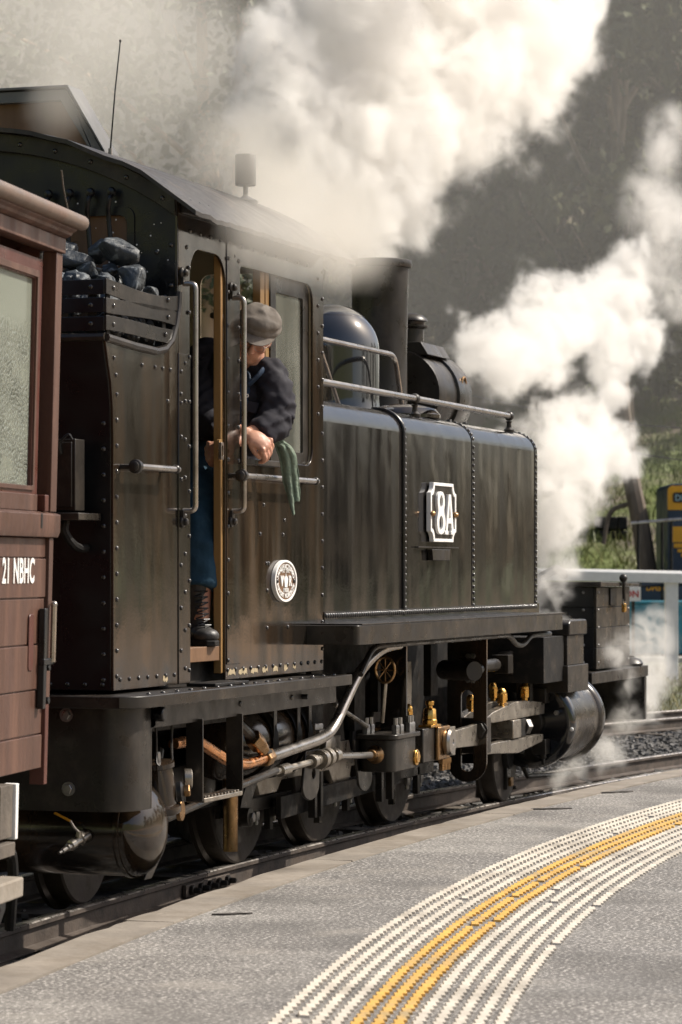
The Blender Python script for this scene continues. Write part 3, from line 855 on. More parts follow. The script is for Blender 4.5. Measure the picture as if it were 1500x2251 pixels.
part(MB().bar((-2.73, .215, .475), (-2.735, .285, .508), .016, .008), 'cock_handle', 'yellow', res, 0.002)
part(MB().prism([(-2.32, .60), (-2.2, .55), (-2.14, .42), (-2.2, .30), (-2.34, .2), (-2.42, .2), (-2.30, .34), (-2.28, .45), (-2.36, .55)], 'xz', .0, .012), 'reservoir_bracket', 'satin', res)

# ---- blow-down valve casting beside the apron
vb = Vector((-2.30, -.02, .62))
ax3 = Vector((-.18, 0, 1)).normalized()
vv = MB().lathe([(.085, -.14), (.088, -.13), (.088, -.11), (.07, -.10), (.066, .02), (.062, .06), (.072, .065), (.072, .085), (.05, .09)], vb, ax3, 20)
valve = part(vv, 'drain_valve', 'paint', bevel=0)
part(MB().box(-2.38, -2.18, -.06, .1, .47, .492), 'valve_flange', 'paint', valve)
part(MB().lathe([(.045, 0), (.045, .02), (.028, .03)], vb + Vector((.06, -.06, -.05)), (.3, -1, .1), 14), 'valve_boss', 'edge', valve, 0)
part(MB().hexn(vb + Vector((.07, -.09, -.045)), (.3, -1, .1), .028, .025), 'valve_nut', 'bronze', valve, 0)
part(MB().lathe([(.045, 0), (.045, .03), (.04, .034)], vb + Vector((.17, -.05, 0)), (.5, -1, .0), 16), 'valve_cap', 'steel', valve, 0)
part(MB().hexn(vb + ax3 * .09, ax3, .014, .04), 'valve_spindle', 'bolt', valve, 0)
part(MB().tube(smooth_path([vb + Vector((.02, .03, .03)), vb + Vector((.1, .05, .07)), vb + Vector((.2, .08, .12))], 4), .022, 10), 'valve_pipe', 'satin', valve, 0)
part(MB().tube(smooth_path([(-2.37, -.03, .87), (-2.36, -.03, .80), (-2.36, -.03, .74), (-2.38, -.04, .70), (-2.35, -.06, .685), (-2.26, -.06, .70), (-2.23, -.05, .74), (-2.18, -.03, .80), (-2.17, -.03, .87)], 4), (.006), 6), 'hanger_strap', 'satin', valve, 0)
part(MB().prism(plate_oval(-2.02, .47, .035, .045, 18), 'xz', -.02, 0.0), 'cover_disc', 'bronze', LOCO, .002)

# ---- cab steps
for x in (-2.04, -1.53):
    step = part(MB().box(x - .006, x + .006, -.125, -.045, .515, .88), 'step_hanger', 'satin', LOCO, 0.002)
part(MB().box(-2.03, -1.54, -.128, -.042, .508, .528), 'step_tread', 'steel', step, .003)
tre = MB()
for k in range(11):
    tre.box(-2.0 + k * .042, -1.985 + k * .042, -.12, -.06, .528, .536)
part(tre, 'tread_grip', 'steel', step, .001, kind='stuff')

# ---- pipes, rods under the cab
part(MB().tube(smooth_path([(-1.95, .05, .76), (-1.85, .05, .763), (-1.66, .05, .757), (-1.45, .05, .70), (-1.25, .05, .645), (-1.05, .05, .617), (-.9, .05, .618), (-.75, .05, .628)], 5), .026, 12), 'copper_pipe', 'copper', LOCO, 0)
part(MB().lathe([(.04, 0), (.044, .01), (.044, .075), (.038, .085)], (-.76, .05, .625), (1, 0, .12), 6), 'pipe_union', 'bronze', LOCO, .004)
part(MB().tube(round_path([(-.70, .05, .632), (-.62, .05, .632), (.08, .05, .672), (.30, .05, .705), (.46, .03, .86), (.62, 0, 1.02), (.80, -.06, 1.125), (.98, -.1, 1.14)], .14, 6), .028, 12), 'steam_pipe', 'rail', LOCO, 0)
uj = MB().lathe([(.045, 0), (.045, .09)], (-.95, .04, .74), (.8, -.1, -.45), 6).lathe([(.034, .09), (.034, .14)], (-.95, .04, .74), (.8, -.1, -.45), 6)
part(uj, 'pipe_union', 'bronze', LOCO, .004)
part(MB().tube([(-1.35, .07, .92), (-.95, .045, .745)], .024, 10).tube([(-.84, .03, .68), (-.62, .05, .63)], .022, 10), 'branch_pipe', 'satin', LOCO, 0)
part(MB().tube([(-2.1, .06, .425), (-1.2, .06, .505), (-.55, .06, .555)], .019, 10), 'brake_rod', 'satin', LOCO, 0)
part(MB().tube([(-.58, .06, .548), (.0, .06, .565)], .017, 10).lathe([(.03, 0), (.03, .12)], (-.5, .06, .549), (1, 0, .03), 12), 'reach_rod', 'steel', LOCO, 0)
j = MB()
for k, r in ((0, .035), (.08, .028), (.13, .05), (.22, .05), (.26, .032), (.34, .04), (.38, .03)):
    j.cyl((-.02 + k, .06, .565 + k * .03), (.03 + k, .06, .567 + k * .03), r, None, 14)
part(j, 'rod_joint', 'steel', LOCO, .002)
part(MB().tube([(.30, .06, .575), (1.02, .06, .54)][::1], .018, 10), 'lubricator_rod', 'rail', LOCO, 0)
part(MB().lathe([(.03, 0), (.035, .06), (.05, .08), (.05, .12)], (.98, .06, .54), (1, 0, 0), 16), 'rod_gland', 'bronze', LOCO, 0)
part(MB().prism([(-.02, .62)] + [(.06 + .13 * math.cos(R(a)), .44 + .075 * math.sin(R(a))) for a in range(180, 361, 20)] + [(.2, .62)], 'xz', .085, .10, [ring_poly(.10, .5, .03, .03, 10)]), 'rod_bracket', 'satin', LOCO)
part(MB().prism([(1.0, .62)] + [(1.2 + .12 * math.cos(R(a)), .40 + .07 * math.sin(R(a))) for a in range(180, 361, 20)] + [(1.32, .62)], 'xz', .16, .175), 'rod_bracket', 'satin', LOCO)

# longitudinal reservoir with straps
lr = MB().lathe([(0, -.1), (.06, -.095), (.12, -.07), (.165, -.03), (.18, 0.0), (.18, .95), (.165, 1.0), (.1, 1.04), (0, 1.05)], (-.55, .36, .68), (1, 0, 0), 32)
lres = part(lr, 'air_reservoir', 'paint', bevel=0)
for x in (-.26, .10, .28):
    part(MB().tube([(x, .36 + .192 * math.cos(R(a)), .68 + .192 * math.sin(R(a))) for a in range(110, 300, 12)] , (.022), 4).box(x - .022, x + .022, .165, .172, .70, .87), 'reservoir_strap', 'satin', lres, 0)

# ---- wheels
def wheel(x, yf, r, n_sp, cw=None, far=False):
    s = 1 if not far else -1
    ax = (0, s, 0)
    hub = MB()
    tyre = MB().lathe([(r - .075, 0.0), (r - .008, 0.0), (r, .01), (r + .002, .095), (r + .028, .105), (r + .030, .125), (r - .02, .132), (r - .075, .132), (r - .075, 0)], (x, yf, r), ax, 56)
    hub.lathe([(r - .076, .025), (r - .076, .11), (r - .125, .105), (r - .13, .035), (r - .076, .025)], (x, yf, r), ax, 48)
    hub.lathe([(0, -.035), (.085, -.035), (.09, -.03), (.10, .01), (.10, .13), (0, .13)], (x, yf, r), ax, 28)
    for k in range(n_sp):
        a = 2 * math.pi * k / n_sp + .2
        d = Vector((math.cos(a), 0, math.sin(a)))
        hub.bar(Vector((x, yf + s * .065, r)) + d * .08, Vector((x, yf + s * .065, r)) + d * (r - .12), .05, .035, up=(0, 1, 0))
    if cw is not None:
        pts = [(x + (r - .1) * math.cos(R(a)), r + (r - .1) * math.sin(R(a))) for a in range(cw - 50, cw + 51, 10)]
        hub.prism(pts, 'xz', yf + s * .02, yf + s * .1)
    w = part(hub, 'wheel', 'dull', LOCO, 0)
    part(tyre, 'tyre', 'tyre', w, 0)
    return w
WR = 0.457
for x, cw in ((0.40, 40), (1.72, 40), (3.11, 40)):
    wheel(x, .595, WR, 10, cw)
    wheel(x, 1.465, WR, 10, cw, True)
    part(MB().cyl((x, .6, WR), (x, 1.46, WR), .075, None, 14), 'axle', 'dull', LOCO, 0)
for x, y in ((4.95, .385), (-1.66, .60)):
    wheel(x, y, .305, 9)
    wheel(x, y + .87, .305, 9, None, True)
    part(MB().cyl((x, y + .02, .305), (x, y + .85, .305), .06, None, 12), 'axle', 'dull', LOCO, 0)

# ---- frames, springs hangers, brake gear
for y in (.76, 1.28):
    part(MB().box(-2.6, 7.2, y, y + .03, .50, 1.10), 'main_frame', 'dull', LOCO)
    part(MB().box(-2.2, 5.2, y - .005, y + .035, .34, .52), 'frame_keep', 'dull', LOCO)
for x in (0.40, 1.72, 3.11):
    b = MB().box(x - .55, x + .55, .50, .53, .275, .345)
    b.box(x - .30, x - .25, .50, .535, .13, .34).box(x + .2, x + .25, .50, .535, .16, .33)
    k = part(b, 'brake_beam', 'satin', LOCO)
    nb = MB()
    for dx in (-.35, .02, .30):
        nb.hexn((x + dx, .515, .27), (0, 0, -1), .022, .045)
        nb.cyl((x + dx, .515, .24), (x + dx, .515, .20), .012, None, 8)
    part(nb, 'brake_nuts', 'bolt', k, 0, kind='stuff')
part(MB().prism([(-.02, .22), (.06, .2), (.12, .26), (.42, .55), (.44, .64), (.34, .66), (.06, .36)], 'xz', .46, .49), 'brake_hanger', 'satin', LOCO)
part(MB().lathe([(.05, 0), (.05, .05), (.03, .055)], (.05, .46, .27), NY, 14), 'hanger_pin', 'satin', LOCO, 0)
part(MB().hexn((.05, .41, .27), NY, .028, .02), 'hanger_nut', 'bolt', LOCO, 0)
part(MB().tube([(-.22, .42, .12), (-.22, .42, .55)], .038, 14), 'sand_pipe', M['bronze'], LOCO, 0)
part(MB().box(-.17, -.04, .47, .48, .18, .55), 'guard_plate', 'satin', LOCO)
part(MB().prism([(-1.95, .32), (-.22, .42), (-.22, .60), (-1.95, .52)], 'xz', .50, .53), 'pony_frame', 'satin', LOCO)
part(MB().box(-.55, .55, .505, .54, .345, .52), 'spring_beam', 'dull', LOCO)
part(MB().prism([(.55, .22), (2.7, .27), (2.7, .36), (.55, .34)], 'xz', .42, .45), 'equalising_beam', 'dull', LOCO)
for x in (.95, 1.05, 2.15, 2.35):
    part(MB().box(x - .02, x + .02, .36, .40, .2, .66), 'spring_hanger', 'satin', LOCO)
for x0, x1, z0, z1, y in ((.70, .95, .62, 1.1, .5), (1.05, 1.25, .7, 1.12, .42), (1.9, 2.1, .62, .95, .45), (2.5, 2.75, .70, 1.05, .5), (3.6, 3.75, .75, 1.1, .5)):
    part(MB().box(x0, x1, y, y + .05, z0, z1), 'spring_bracket', 'dull', LOCO)
lk = MB().prism([(2.43, .62), (2.51, .62), (2.53, .85), (2.52, 1.0), (2.44, 1.0), (2.41, .85)], 'xz', .30, .325)
part(lk, 'expansion_link', 'steel', LOCO)
part(MB().cyl((3.0, .05, .93), (3.2, .30, .93), .06, None, 16).cyl((3.1, .12, .93), (3.35, .12, .93), .035, None, 12), 'reversing_shaft', 'satin', LOCO, .002)
hw = MB().tube([(1.30, .08 + .055 * math.cos(t), .99 + .07 * math.sin(t)) for t in [2 * math.pi * k / 20 for k in range(20)]], .008, 8, closed=True)
for k in range(4):
    a = math.pi * k / 4
    hw.tube([(1.30, .08 - .05 * math.cos(a), .99 - .065 * math.sin(a)), (1.30, .08 + .05 * math.cos(a), .99 + .065 * math.sin(a))], .004, 6)
part(hw, 'hand_wheel', 'bronze', LOCO, 0)
part(MB().tube([(1.31, .08, .93), (1.31, .10, .70)], .012, 8), 'valve_stem', 'steel', LOCO, 0)

# ---- hanger plates facing rearward
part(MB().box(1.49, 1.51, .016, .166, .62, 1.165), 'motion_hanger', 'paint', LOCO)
hp = rrect(.08, .33, .235, 1.165, (.125, .125, 0, 0), 8)
hh = rrect(.165, .243, .30, .80, (.038,) * 4, 6)
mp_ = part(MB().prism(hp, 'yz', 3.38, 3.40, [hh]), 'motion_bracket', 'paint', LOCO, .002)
part(MB().hexn((3.378, .13, .555), NX, .05, .03).lathe([(.058, 0), (.058, .008)], (3.38, .13, .555), NX, 16), 'bracket_bolt', 'satin', mp_, .002)
nb = MB()
for k in range(4):
    nb.hexn((3.378, .165, .86 + k * .05), NX, .018, .02).hexn((3.378, .195, .86 + k * .05), NX, .016, .02)
part(nb, 'bracket_nuts', 'bolt', mp_, 0, kind='stuff')

# ---- mechanical lubricator
lub = part(MB().prism(rrect(1.06, 1.50, -.045, .16, (.05,) * 4, 4), 'xy', .445, .622), 'lubricator', 'satin', LOCO, .006)
part(MB().prism(rrect(1.04, 1.53, -.065, .18, (.05,) * 4, 4), 'xy', .6225, .648), 'lubricator_lid', 'satin', lub, .004)
for x, y in ((1.12, .13), (1.20, .13), (1.42, -.02), (1.50, -.01), (1.14, -.03), (1.22, -.03)):
    part(MB().hexn((x, y, .648), (0, 0, 1), .022, .05).cyl((x, y, .69), (x, y, .735), .014, None, 8), 'lid_stud', 'bolt', lub, 0)
part(MB().hexn((1.46, -.045, .505), NY, .036, .02).lathe([(.045, 0), (.045, .012)], (1.46, -.045, .505), NY, 14), 'drain_plug', 'brass', lub, .002)
part(MB().tube([(.55, .12, .83), (1.10, .12, .69)], .012, 8), 'oil_rod', 'steel', LOCO, 0)

# ---- coupling rod, connecting rod, crosshead and slide bars
cr = part(MB().prism([(.30, .44), (.36, .545), (.62, .545), (.70, .50), (1.5, .50), (1.58, .57), (1.86, .57), (1.9, .5), (2.95, .5), (3.0, .56), (3.24, .56), (3.24, .36), (3.0, .36), (2.95, .42), (1.9, .42), (1.86, .34), (1.58, .34), (1.5, .42), (.70, .42), (.62, .36), (.36, .36)], 'xz', .47, .52), 'coupling_rod', 'steel', LOCO)
kn = MB().box(.66, .80, .24, .34, .47, .69)
kb = part(kn, 'rod_end', 'steel', LOCO, .004)
part(MB().lathe([(.08, 0), (.085, .01), (.085, .035), (.07, .045), (.02, .047)], (.735, .24, .585), NY, 24), 'pin_cap', 'steel', kb, 0)
part(MB().hexn((.71, .29, .69), (0, 0, 1), .03, .03).hexn((.77, .29, .69), (0, 0, 1), .03, .03), 'rod_bolt', 'bolt', kb, 0)
part(MB().box(.80, 1.10, .27, .31, .53, .64), 'rod_shank', 'steel', LOCO, .003)
be = part(MB().box(2.13, 2.56, .11, .20, .425, .625), 'big_end', 'satin', LOCO, .008)
part(MB().box(2.36, 2.60, .085, .11, .43, .625), 'big_end_brass', 'bronze', be, .008)
part(MB().lathe([(.07, 0), (.078, .01), (.08, .03), (.07, .045), (.018, .048), (.014, .04)], (2.50, .085, .53), NY, 28), 'pin_cap', 'rail', be, 0)
part(MB().box(2.60, 2.76, .10, .19, .44, .61), 'strap_end', 'steel', be, .003)
sb = MB()
for x in (2.54, 2.60, 2.66):
    sb.hexn((x, .12, .43), (0, 0, -1), .024, .03).hexn((x, .12, .40), (0, 0, -1), .018, .04)
part(sb, 'strap_nuts', 'bronze', be, 0, kind='stuff')
part(MB().prism([(2.76, .475), (3.55, .455), (3.55, .60), (2.76, .575)], 'xz', .13, .165), 'connecting_rod', 'steel', LOCO, .004)
part(MB().box(1.98, 2.12, .22, .36, .42, .64), 'rod_end', 'bronze', LOCO, .006)
part(MB().tube([(2.03 + .07 * math.cos(t), .215, .53 + .085 * math.sin(t)) for t in [2 * math.pi * k / 22 for k in range(22)]], .018, 8, closed=True), 'eccentric_strap', 'steel', LOCO, 0)
for y0 in (.15, .30):
    part(MB().prism([(3.55, .60), (3.78, .645), (4.29, .688), (4.58, .688), (5.08, .655), (5.08, .58), (3.8, .578)], 'xz', y0, y0 + .06), 'slide_bar', 'steel', LOCO, .004)
    part(MB().prism([(3.55, .43), (3.8, .452), (5.05, .445), (5.05, .40), (4.40, .355), (3.8, .385), (3.55, .39)], 'xz', y0, y0 + .06), 'slide_bar', 'steel', LOCO, .004)
xh = part(MB().box(4.22, 4.42, .135, .38, .455, .575), 'crosshead', 'steel', LOCO, .006)
part(MB().box(3.55, 3.72, .145, .37, .40, .62), 'slide_bar_yoke', 'satin', LOCO, .004)
part(MB().box(4.42, 4.62, .155, .30, .455, .572), 'crosshead_arm', 'dull', xh, .004)
part(MB().hexn((4.62, .18, .515), (1, -.4, 0), .055, .05).hexn((4.72, .19, .515), (1, -.4, 0), .05, .03), 'piston_nut', 'bolt', xh, .003)
part(MB().cyl((4.6, .27, .518), (5.2, .27, .518), .03, None, 16), 'piston_rod', 'rail', xh, 0)
def oilcup(p, h=.1, r=.028, peg=True):
    o = MB().lathe([(r * .6, 0), (r * .6, h * .15), (r, h * .16), (r, h * .65)], p, (0, 0, 1), 6)
    o.lathe([(r * .95, h * .65), (r * 1.0, h * .72), (r * .9, h * .85), (r * .5, h * .97), (0, h)], p, (0, 0, 1), 14)
    return part(o, 'oil_cup', 'brass', LOCO, .0015)
for p_, h, r in (((3.62, .25, .655), .11, .028), ((4.10, .18, .672), .115, .031), ((4.44, .33, .688), .12, .030), ((4.66, .18, .685), .115, .031), ((4.37, .24, .69), .06, .024), ((2.45, .30, .625), .13, .03)):
    oilcup(p_, h, r)
b = MB().box(2.26, 2.46, .10, .18, .625, .64)
b.lathe([(.045, .015), (.045, .04), (.04, .045), (.038, .10), (.03, .11), (.018, .112), (.018, .125), (.026, .127), (.026, .15), (.016, .155), (0, .16)], (2.36, .14, .625), (0, 0, 1), 8)
part(b, 'oil_cup', 'brass', LOCO, .002)
part(MB().lathe([(.006, -.18), (.006, 0), (.03, .0), (.03, .05), (.022, .055), (.03, .07), (.034, .085), (.03, .1), (.024, .105), (.033, .11), (.033, .195), (.044, .2), (.044, .207)], (4.80, .2, .80), (0, 0, 1), 16), 'drip_lubricator', 'brass', LOCO, 0)
part(MB().lathe([(.02, 0), (.024, .02), (.016, .035), (.022, .045), (.01, .075)], (4.62, .25, 1.0), (0, 0, 1), 12), 'oil_cup', 'brass', LOCO, 0)
rk = MB().lathe([(.085, 0), (.09, .02), (.09, .08), (.085, .1)], (4.58, .22, .93), (.2, 1, 0), 22).cyl((4.2, .3, .93), (4.6, .3, .93), .035, None, 12)
rk.box(4.30, 4.42, .19, .30, .87, .99)
part(rk, 'rocker_arm', 'satin', LOCO, .003)
part(MB().bar((4.60, .2, .90), (4.78, .24, .62), .05, .035, up=(0, 1, 0)).box(4.86, 4.93, .19, .25, .62, .95), 'valve_rod', 'satin', LOCO, .004)
part(MB().cyl((3.2, .25, .93), (3.35, .25, .93), .06, None, 16).cyl((3.62, .25, .93), (4.2, .25, .93), .04, None, 12), 'valve_spindle', 'satin', LOCO, .002)

# ---- cylinder and steam chest
CX_, CY_, CZ_ = 5.15, .27, .515
M['lagging'] = mat('worn_cylinder_lagging', (0.035, 0.029, 0.024), 0.27, var=.3, vscale=4, rvar=.08, spec=.5, bump=.05, bscale=20, col2=(0.105, 0.09, 0.073), c2scale=2.2, c2lo=.5, c2hi=.56)
cyl = part(MB().lathe([(.0, .03), (.23, .03), (.232, .0), (.245, -.01), (.285, -.008), (.305, .012), (.308, .04), (.300, .07), (.285, .085), (.283, .80), (.300, .815), (.308, .84), (.303, .875), (.27, .90), (.1, .91), (0, .91)], (CX_, CY_, CZ_), (1, 0, 0), 56), 'cylinder', 'lagging', LOCO, 0, smooth=40)
for x0, s in ((CX_, 1), (CX_ + .898, -1)):
    part(MB().lathe([(.236, -.004 * s), (.247, -.013 * s), (.287, -.011 * s), (.307, .010 * s), (.311, .040 * s), (.303, .072 * s), (.287, .089 * s), (.28, .089 * s)], (x0, CY_, CZ_), (1, 0, 0), 56), 'cylinder_flange', M['domepaint'], cyl, 0, smooth=50)
part(MB().lathe([(.0, .0), (.225, .0), (.228, .012), (0, .012)], (CX_ + .012, CY_, CZ_), (1, 0, 0), 44), 'cylinder_cover', 'satin', cyl, .002)
part(MB().lathe([(.09, -.03), (.095, -.02), (.095, .01), (.06, .015)], (CX_ - .005, CY_, CZ_), (1, 0, 0), 24), 'stuffing_gland', 'satin', cyl, .002)
nb = MB()
for a in (72, 108, 20, -75, -105):
    nb.hexn((CX_ - .005, CY_ - .2 * math.cos(R(a)), CZ_ + .2 * math.sin(R(a))), NX, .018, .025)
part(nb, 'cover_nuts', 'bolt', cyl, 0, kind='stuff')
for zz, s in ((.70, 1), (.36, -1)):
    part(MB().box(5.02, 5.14, .13, .22, zz - .05, zz + .05).hexn((5.08, .16, zz + s * .05), (0, 0, s), .022, .03).cyl((5.08, .16, zz + s * .08), (5.08, .16, zz + s * .12), .013, None, 8), 'slide_bar_foot', 'satin', LOCO, .003)
part(MB().dome((CX_ - .008, CY_ - .29, CZ_ - .04), NX, .014), 'drain_screw', 'white', cyl, 0)
part(MB().box(5.06, 5.63, -.015, .52, .72, .90), 'steam_chest_base', 'satin', LOCO, .004)
part(MB().box(5.10, 5.56, .0, .50, .901, 1.10), 'steam_chest', 'satin', LOCO, .004)
chl = [(5.08, 1.101), (5.58, 1.101), (5.58, 1.16)] + [(5.54 + .04 * math.cos(R(a)), 1.165 + .04 * math.sin(R(a))) for a in (0, 30, 60, 90)] + [(5.12, 1.205), (5.08, 1.18)]
part(MB().prism(chl, 'xz', -.02, .5), 'steam_chest_cover', 'satin', LOCO, .01)
part(MB().box(4.55, 5.08, .02, .5, .80, 1.10), 'steam_chest_back', 'dull', LOCO)
part(MB().lathe([(.283, 0), (.283, .9)], (CX_, 2 * YC - CY_, CZ_), (1, 0, 0), 32), 'cylinder', 'paint', LOCO, 0)
part(MB().tube([(5.3, .36, .21), (5.35, .34, .14), (5.9, .25, .12), (6.05, .22, .12)], .016, 8), 'cylinder_drain_pipe', 'satin', LOCO, 0)
part(MB().box(4.75, 5.3, .45, .5, .13, .2).box(4.9, 5.0, .36, .385, .08, .25), 'pony_truck_frame', 'satin', LOCO)
part(MB().box(4.93, 4.99, .34, .36, .10, .16), 'axlebox_liner', 'bronze', LOCO)

# ---- front deck, buffer beam and planked sand box
part(MB().box(5.8, 7.1, .45, 1.61, .70, .80), 'front_frame', 'dull', LOCO)
fb = part(MB().box(7.09, 8.98, .31, 1.75, .70, .785), 'front_deck', 'satin', LOCO, .004)
part(MB().box(8.90, 8.97, .32, 1.74, .36, .698), 'buffer_beam', 'satin', LOCO, .006)
part(MB().lathe([(.11, 0), (.12, .02), (.10, .05), (.05, .07), (.05, .08)], (8.75, .42, .785), (0, 0, 1), 18), 'deck_boss', 'satin', LOCO, 0)
bx_ = empty('front_box', (7.95, YC, .79), 'black planked box with lid and brass padlock on the front deck', 'box')
z = .80
for k, h in enumerate((.16, .15, .15, .15)):
    MB().box(7.40, 8.50, .35, .372, z, z + h - .004).build('plank', M['satin'], bx_, .002)
    MB().box(7.40, 7.422, .374, 1.71, z, z + h - .004).build('plank', M['edge'], bx_, .002)
    z += h
MB().box(7.425, 8.49, .375, 1.70, .80, 1.405).build('box_liner', M['dull'], bx_)
MB().prism([(7.33, 1.412), (8.62, 1.412), (8.62, 1.435), (7.33, 1.45)], 'xz', .30, 1.76).build('lid', M['satin'], bx_, .004)
for x in (7.46, 8.45):
    rv_ = MB()
    for k in range(5): rv_.dome((x, .35, .85 + k * .13), NY, .010)
    rv_.build('rivet_row', M['bolt'], bx_, kind='stuff')
rv_ = MB()
for k in range(5): rv_.dome((7.40, .45, .85 + k * .13), NX, .012)
rv_.build('rivet_row', M['bolt'], bx_, kind='stuff')
MB().tube(smooth_path([(8.02, .30, 1.47), (8.02, .285, 1.44), (8.02, .285, 1.38), (8.03, .285, 1.30)], 4), .014, 8).ball((8.02, .29, 1.475), .032, 12, 8).build('hasp', M['satin'], bx_)
MB().tube([(8.05 + .03 * math.cos(t), .29, 1.30 + .045 * math.sin(t)) for t in [math.pi * k / 10 for k in range(-2, 13)]], .007, 8).build('padlock_shackle', M['rail'], bx_)
MB().box(8.02, 8.08, .275, .305, 1.215, 1.285).build('padlock_body', M['brass'], bx_, .006)
MB().box(7.8, 8.0, .335, .349, 1.27, 1.40).build('hasp_plate', M['edge'], bx_, .003)
MB().tube(smooth_path([(7.0, .7, 1.47), (7.15, .66, 1.51), (7.35, .64, 1.54), (7.5, .62, 1.50)], 4), .035, 8).build('lid_handle', M['dull'], bx_)
# ================================================================== track, ballast, platform
TX, TY0, TR = 0.2, 0.62, 55.0                 # the near rail follows an arc that bends towards the platform
def on_arc(r_off, s):
    """point at radius TR + r_off, arc length s from the apex"""
    a = s / TR
    return (TX + (TR + r_off) * math.sin(a), TY0 - TR + (TR + r_off) * math.cos(a))
M['railside'] = mat('rusty_rail', (0.075, 0.058, 0.047), 0.62, var=0.35, vscale=5, bump=0.2, bscale=60, col2=(0.035, 0.028, 0.024), c2scale=8)
M['railtop'] = mat('worn_rail_head', (0.42, 0.39, 0.36), 0.32, metal=0.85, var=0.2, vscale=9, bump=0.03, col2=(0.2, 0.16, 0.13), c2scale=5, c2lo=.5, c2hi=.75)
M['ballast'] = mat('dark_ballast_bed', (0.060, 0.056, 0.052), 0.85, var=0.45, vscale=14, bump=0.9, bscale=30, col2=(0.11, 0.10, 0.09), c2scale=9)
M['stone'] = mat('ballast_stone', (0.15, 0.145, 0.14), 0.8, var=0.55, vscale=7, bump=0.3, bscale=60, col2=(0.06, 0.055, 0.05), c2scale=2.5, c2lo=.42, c2hi=.6)
M['sleeper'] = mat('weathered_timber', (0.10, 0.082, 0.065), 0.8, var=0.35, vscale=8, bump=0.4, bscale=30)
rail_sec = [(-.052, -.125), (.052, -.125), (.052, -.116), (.010, -.104), (.010, -.034), (.032, -.024), (.032, -.006), (.026, 0), (-.026, 0), (-.032, -.006), (-.032, -.024), (-.010, -.034), (-.010, -.104), (-.052, -.116)]
def make_rail(name, r_off, s0, s1, label, ds=0.5, zoff=0.0, group=None):
    mb = MB()
    n_ = int((s1 - s0) / ds)
    m_ = len(rail_sec)
    for k in range(n_ + 1):
        s = s0 + (s1 - s0) * k / n_
        for ry, rz in rail_sec:
            x, y = on_arc(r_off + ry, s)
            mb.v.append((x, y, rz + zoff))
    for k in range(n_):
        for i in range(m_):
            mb.f.append((k * m_ + i, k * m_ + (i + 1) % m_, (k + 1) * m_ + (i + 1) % m_, (k + 1) * m_ + i))
    mb.f += [tuple(range(m_)), tuple(range(n_ * m_, (n_ + 1) * m_))]
    me = mb.mesh(name, 30)
    o = link(name, me, M['railside'], None, 0, True, label=label, cat='rail', group=group)
    me.materials.append(M['railtop'])
    for p in me.polygons:
        if p.center.z > -.012 + zoff and p.normal.z > .5:
            p.material_index = 1
    return o
r1 = make_rail('rail', 0.0, -9, -0.31, 'rusty steel rail nearest the platform, under the cab and carriage', group='rails of the track')
r1b = make_rail('rail', 0.0, -0.302, 30, 'rusty steel rail nearest the platform, under the tank and cylinder', group='rails of the track')
r2 = make_rail('rail', 0.79, -9, 6.6, 'far rail of the engine\'s track, behind the driving wheels', group='rails of the track')
r2b = make_rail('rail', 0.79, 6.608, 40, 'shiny far rail curving right beyond the cylinder', group='rails of the track')
make_rail('rail', 3.45, -9, 45, 'nearer rail of the empty second track behind the engine', group='rails of the second track')
make_rail('rail', 4.24, -9, 45, 'farther rail of the empty second track behind the engine', group='rails of the second track')
def fishplate(parent, r_off, s, side):
    mb, nb = MB(), MB()
    n_ = 4
    q0 = []
    x0, y0 = on_arc(r_off + side * .014, s - .32)
    x1, y1 = on_arc(r_off + side * .014, s + .32)
    d = Vector((x1 - x0, y1 - y0, 0)).normalized()
    w = Vector((d.y, -d.x, 0)) * .022 * (-side)
    q = [Vector((x0, y0, -.10)), Vector((x1, y1, -.10)), Vector((x1, y1, -.038)), Vector((x0, y0, -.038))]
    mb.add(q + [p + w for p in q], [(0, 1, 2, 3), (4, 5, 6, 7), (0, 1, 5, 4), (1, 2, 6, 5), (2, 3, 7, 6), (3, 0, 4, 7)])
    o = mb.build('joint_bar', M['railside'], parent, .003)
    for k in range(5):
        p = Vector((x0, y0, -.068)) + d * (.06 + .13 * k) + w
        nb.lathe([(.026, 0), (.026, .018), (.016, .022), (.014, .05), (.01, .055)], p, w, 7)
    nb.build('joint_bolts', M['dull'], o, 0, kind='stuff')
fishplate(r1, 0.0, -0.30, -1)
fishplate(r2, 0.79, 6.6, -1)
sl_me = MB().box(-.10, .10, -.75, .75, -.26, -.127).mesh('sleeper')
sl_me.materials.append(M['sleeper'])
for tr, (off, n0, n1) in enumerate(((.395, -6, 26), (3.845, 0, 30))):
    for k in range(n0, n1):
        s = k * .62 + .1
        x, y = on_arc(off, s)
        o = bpy.data.objects.new('sleeper', sl_me)
        COL.objects.link(o)
        o.location = (x, y, rnd.uniform(-.012, 0))
        o.rotation_euler = (0, 0, -s / TR + rnd.uniform(-.03, .03))
        tag(o, 'weathered timber sleeper half buried in the ballast of the ' + ('engine\'s track' if tr == 0 else 'empty second track'), 'sleeper', 'sleepers of the ' + ('engine\'s track' if tr == 0 else 'second track'))

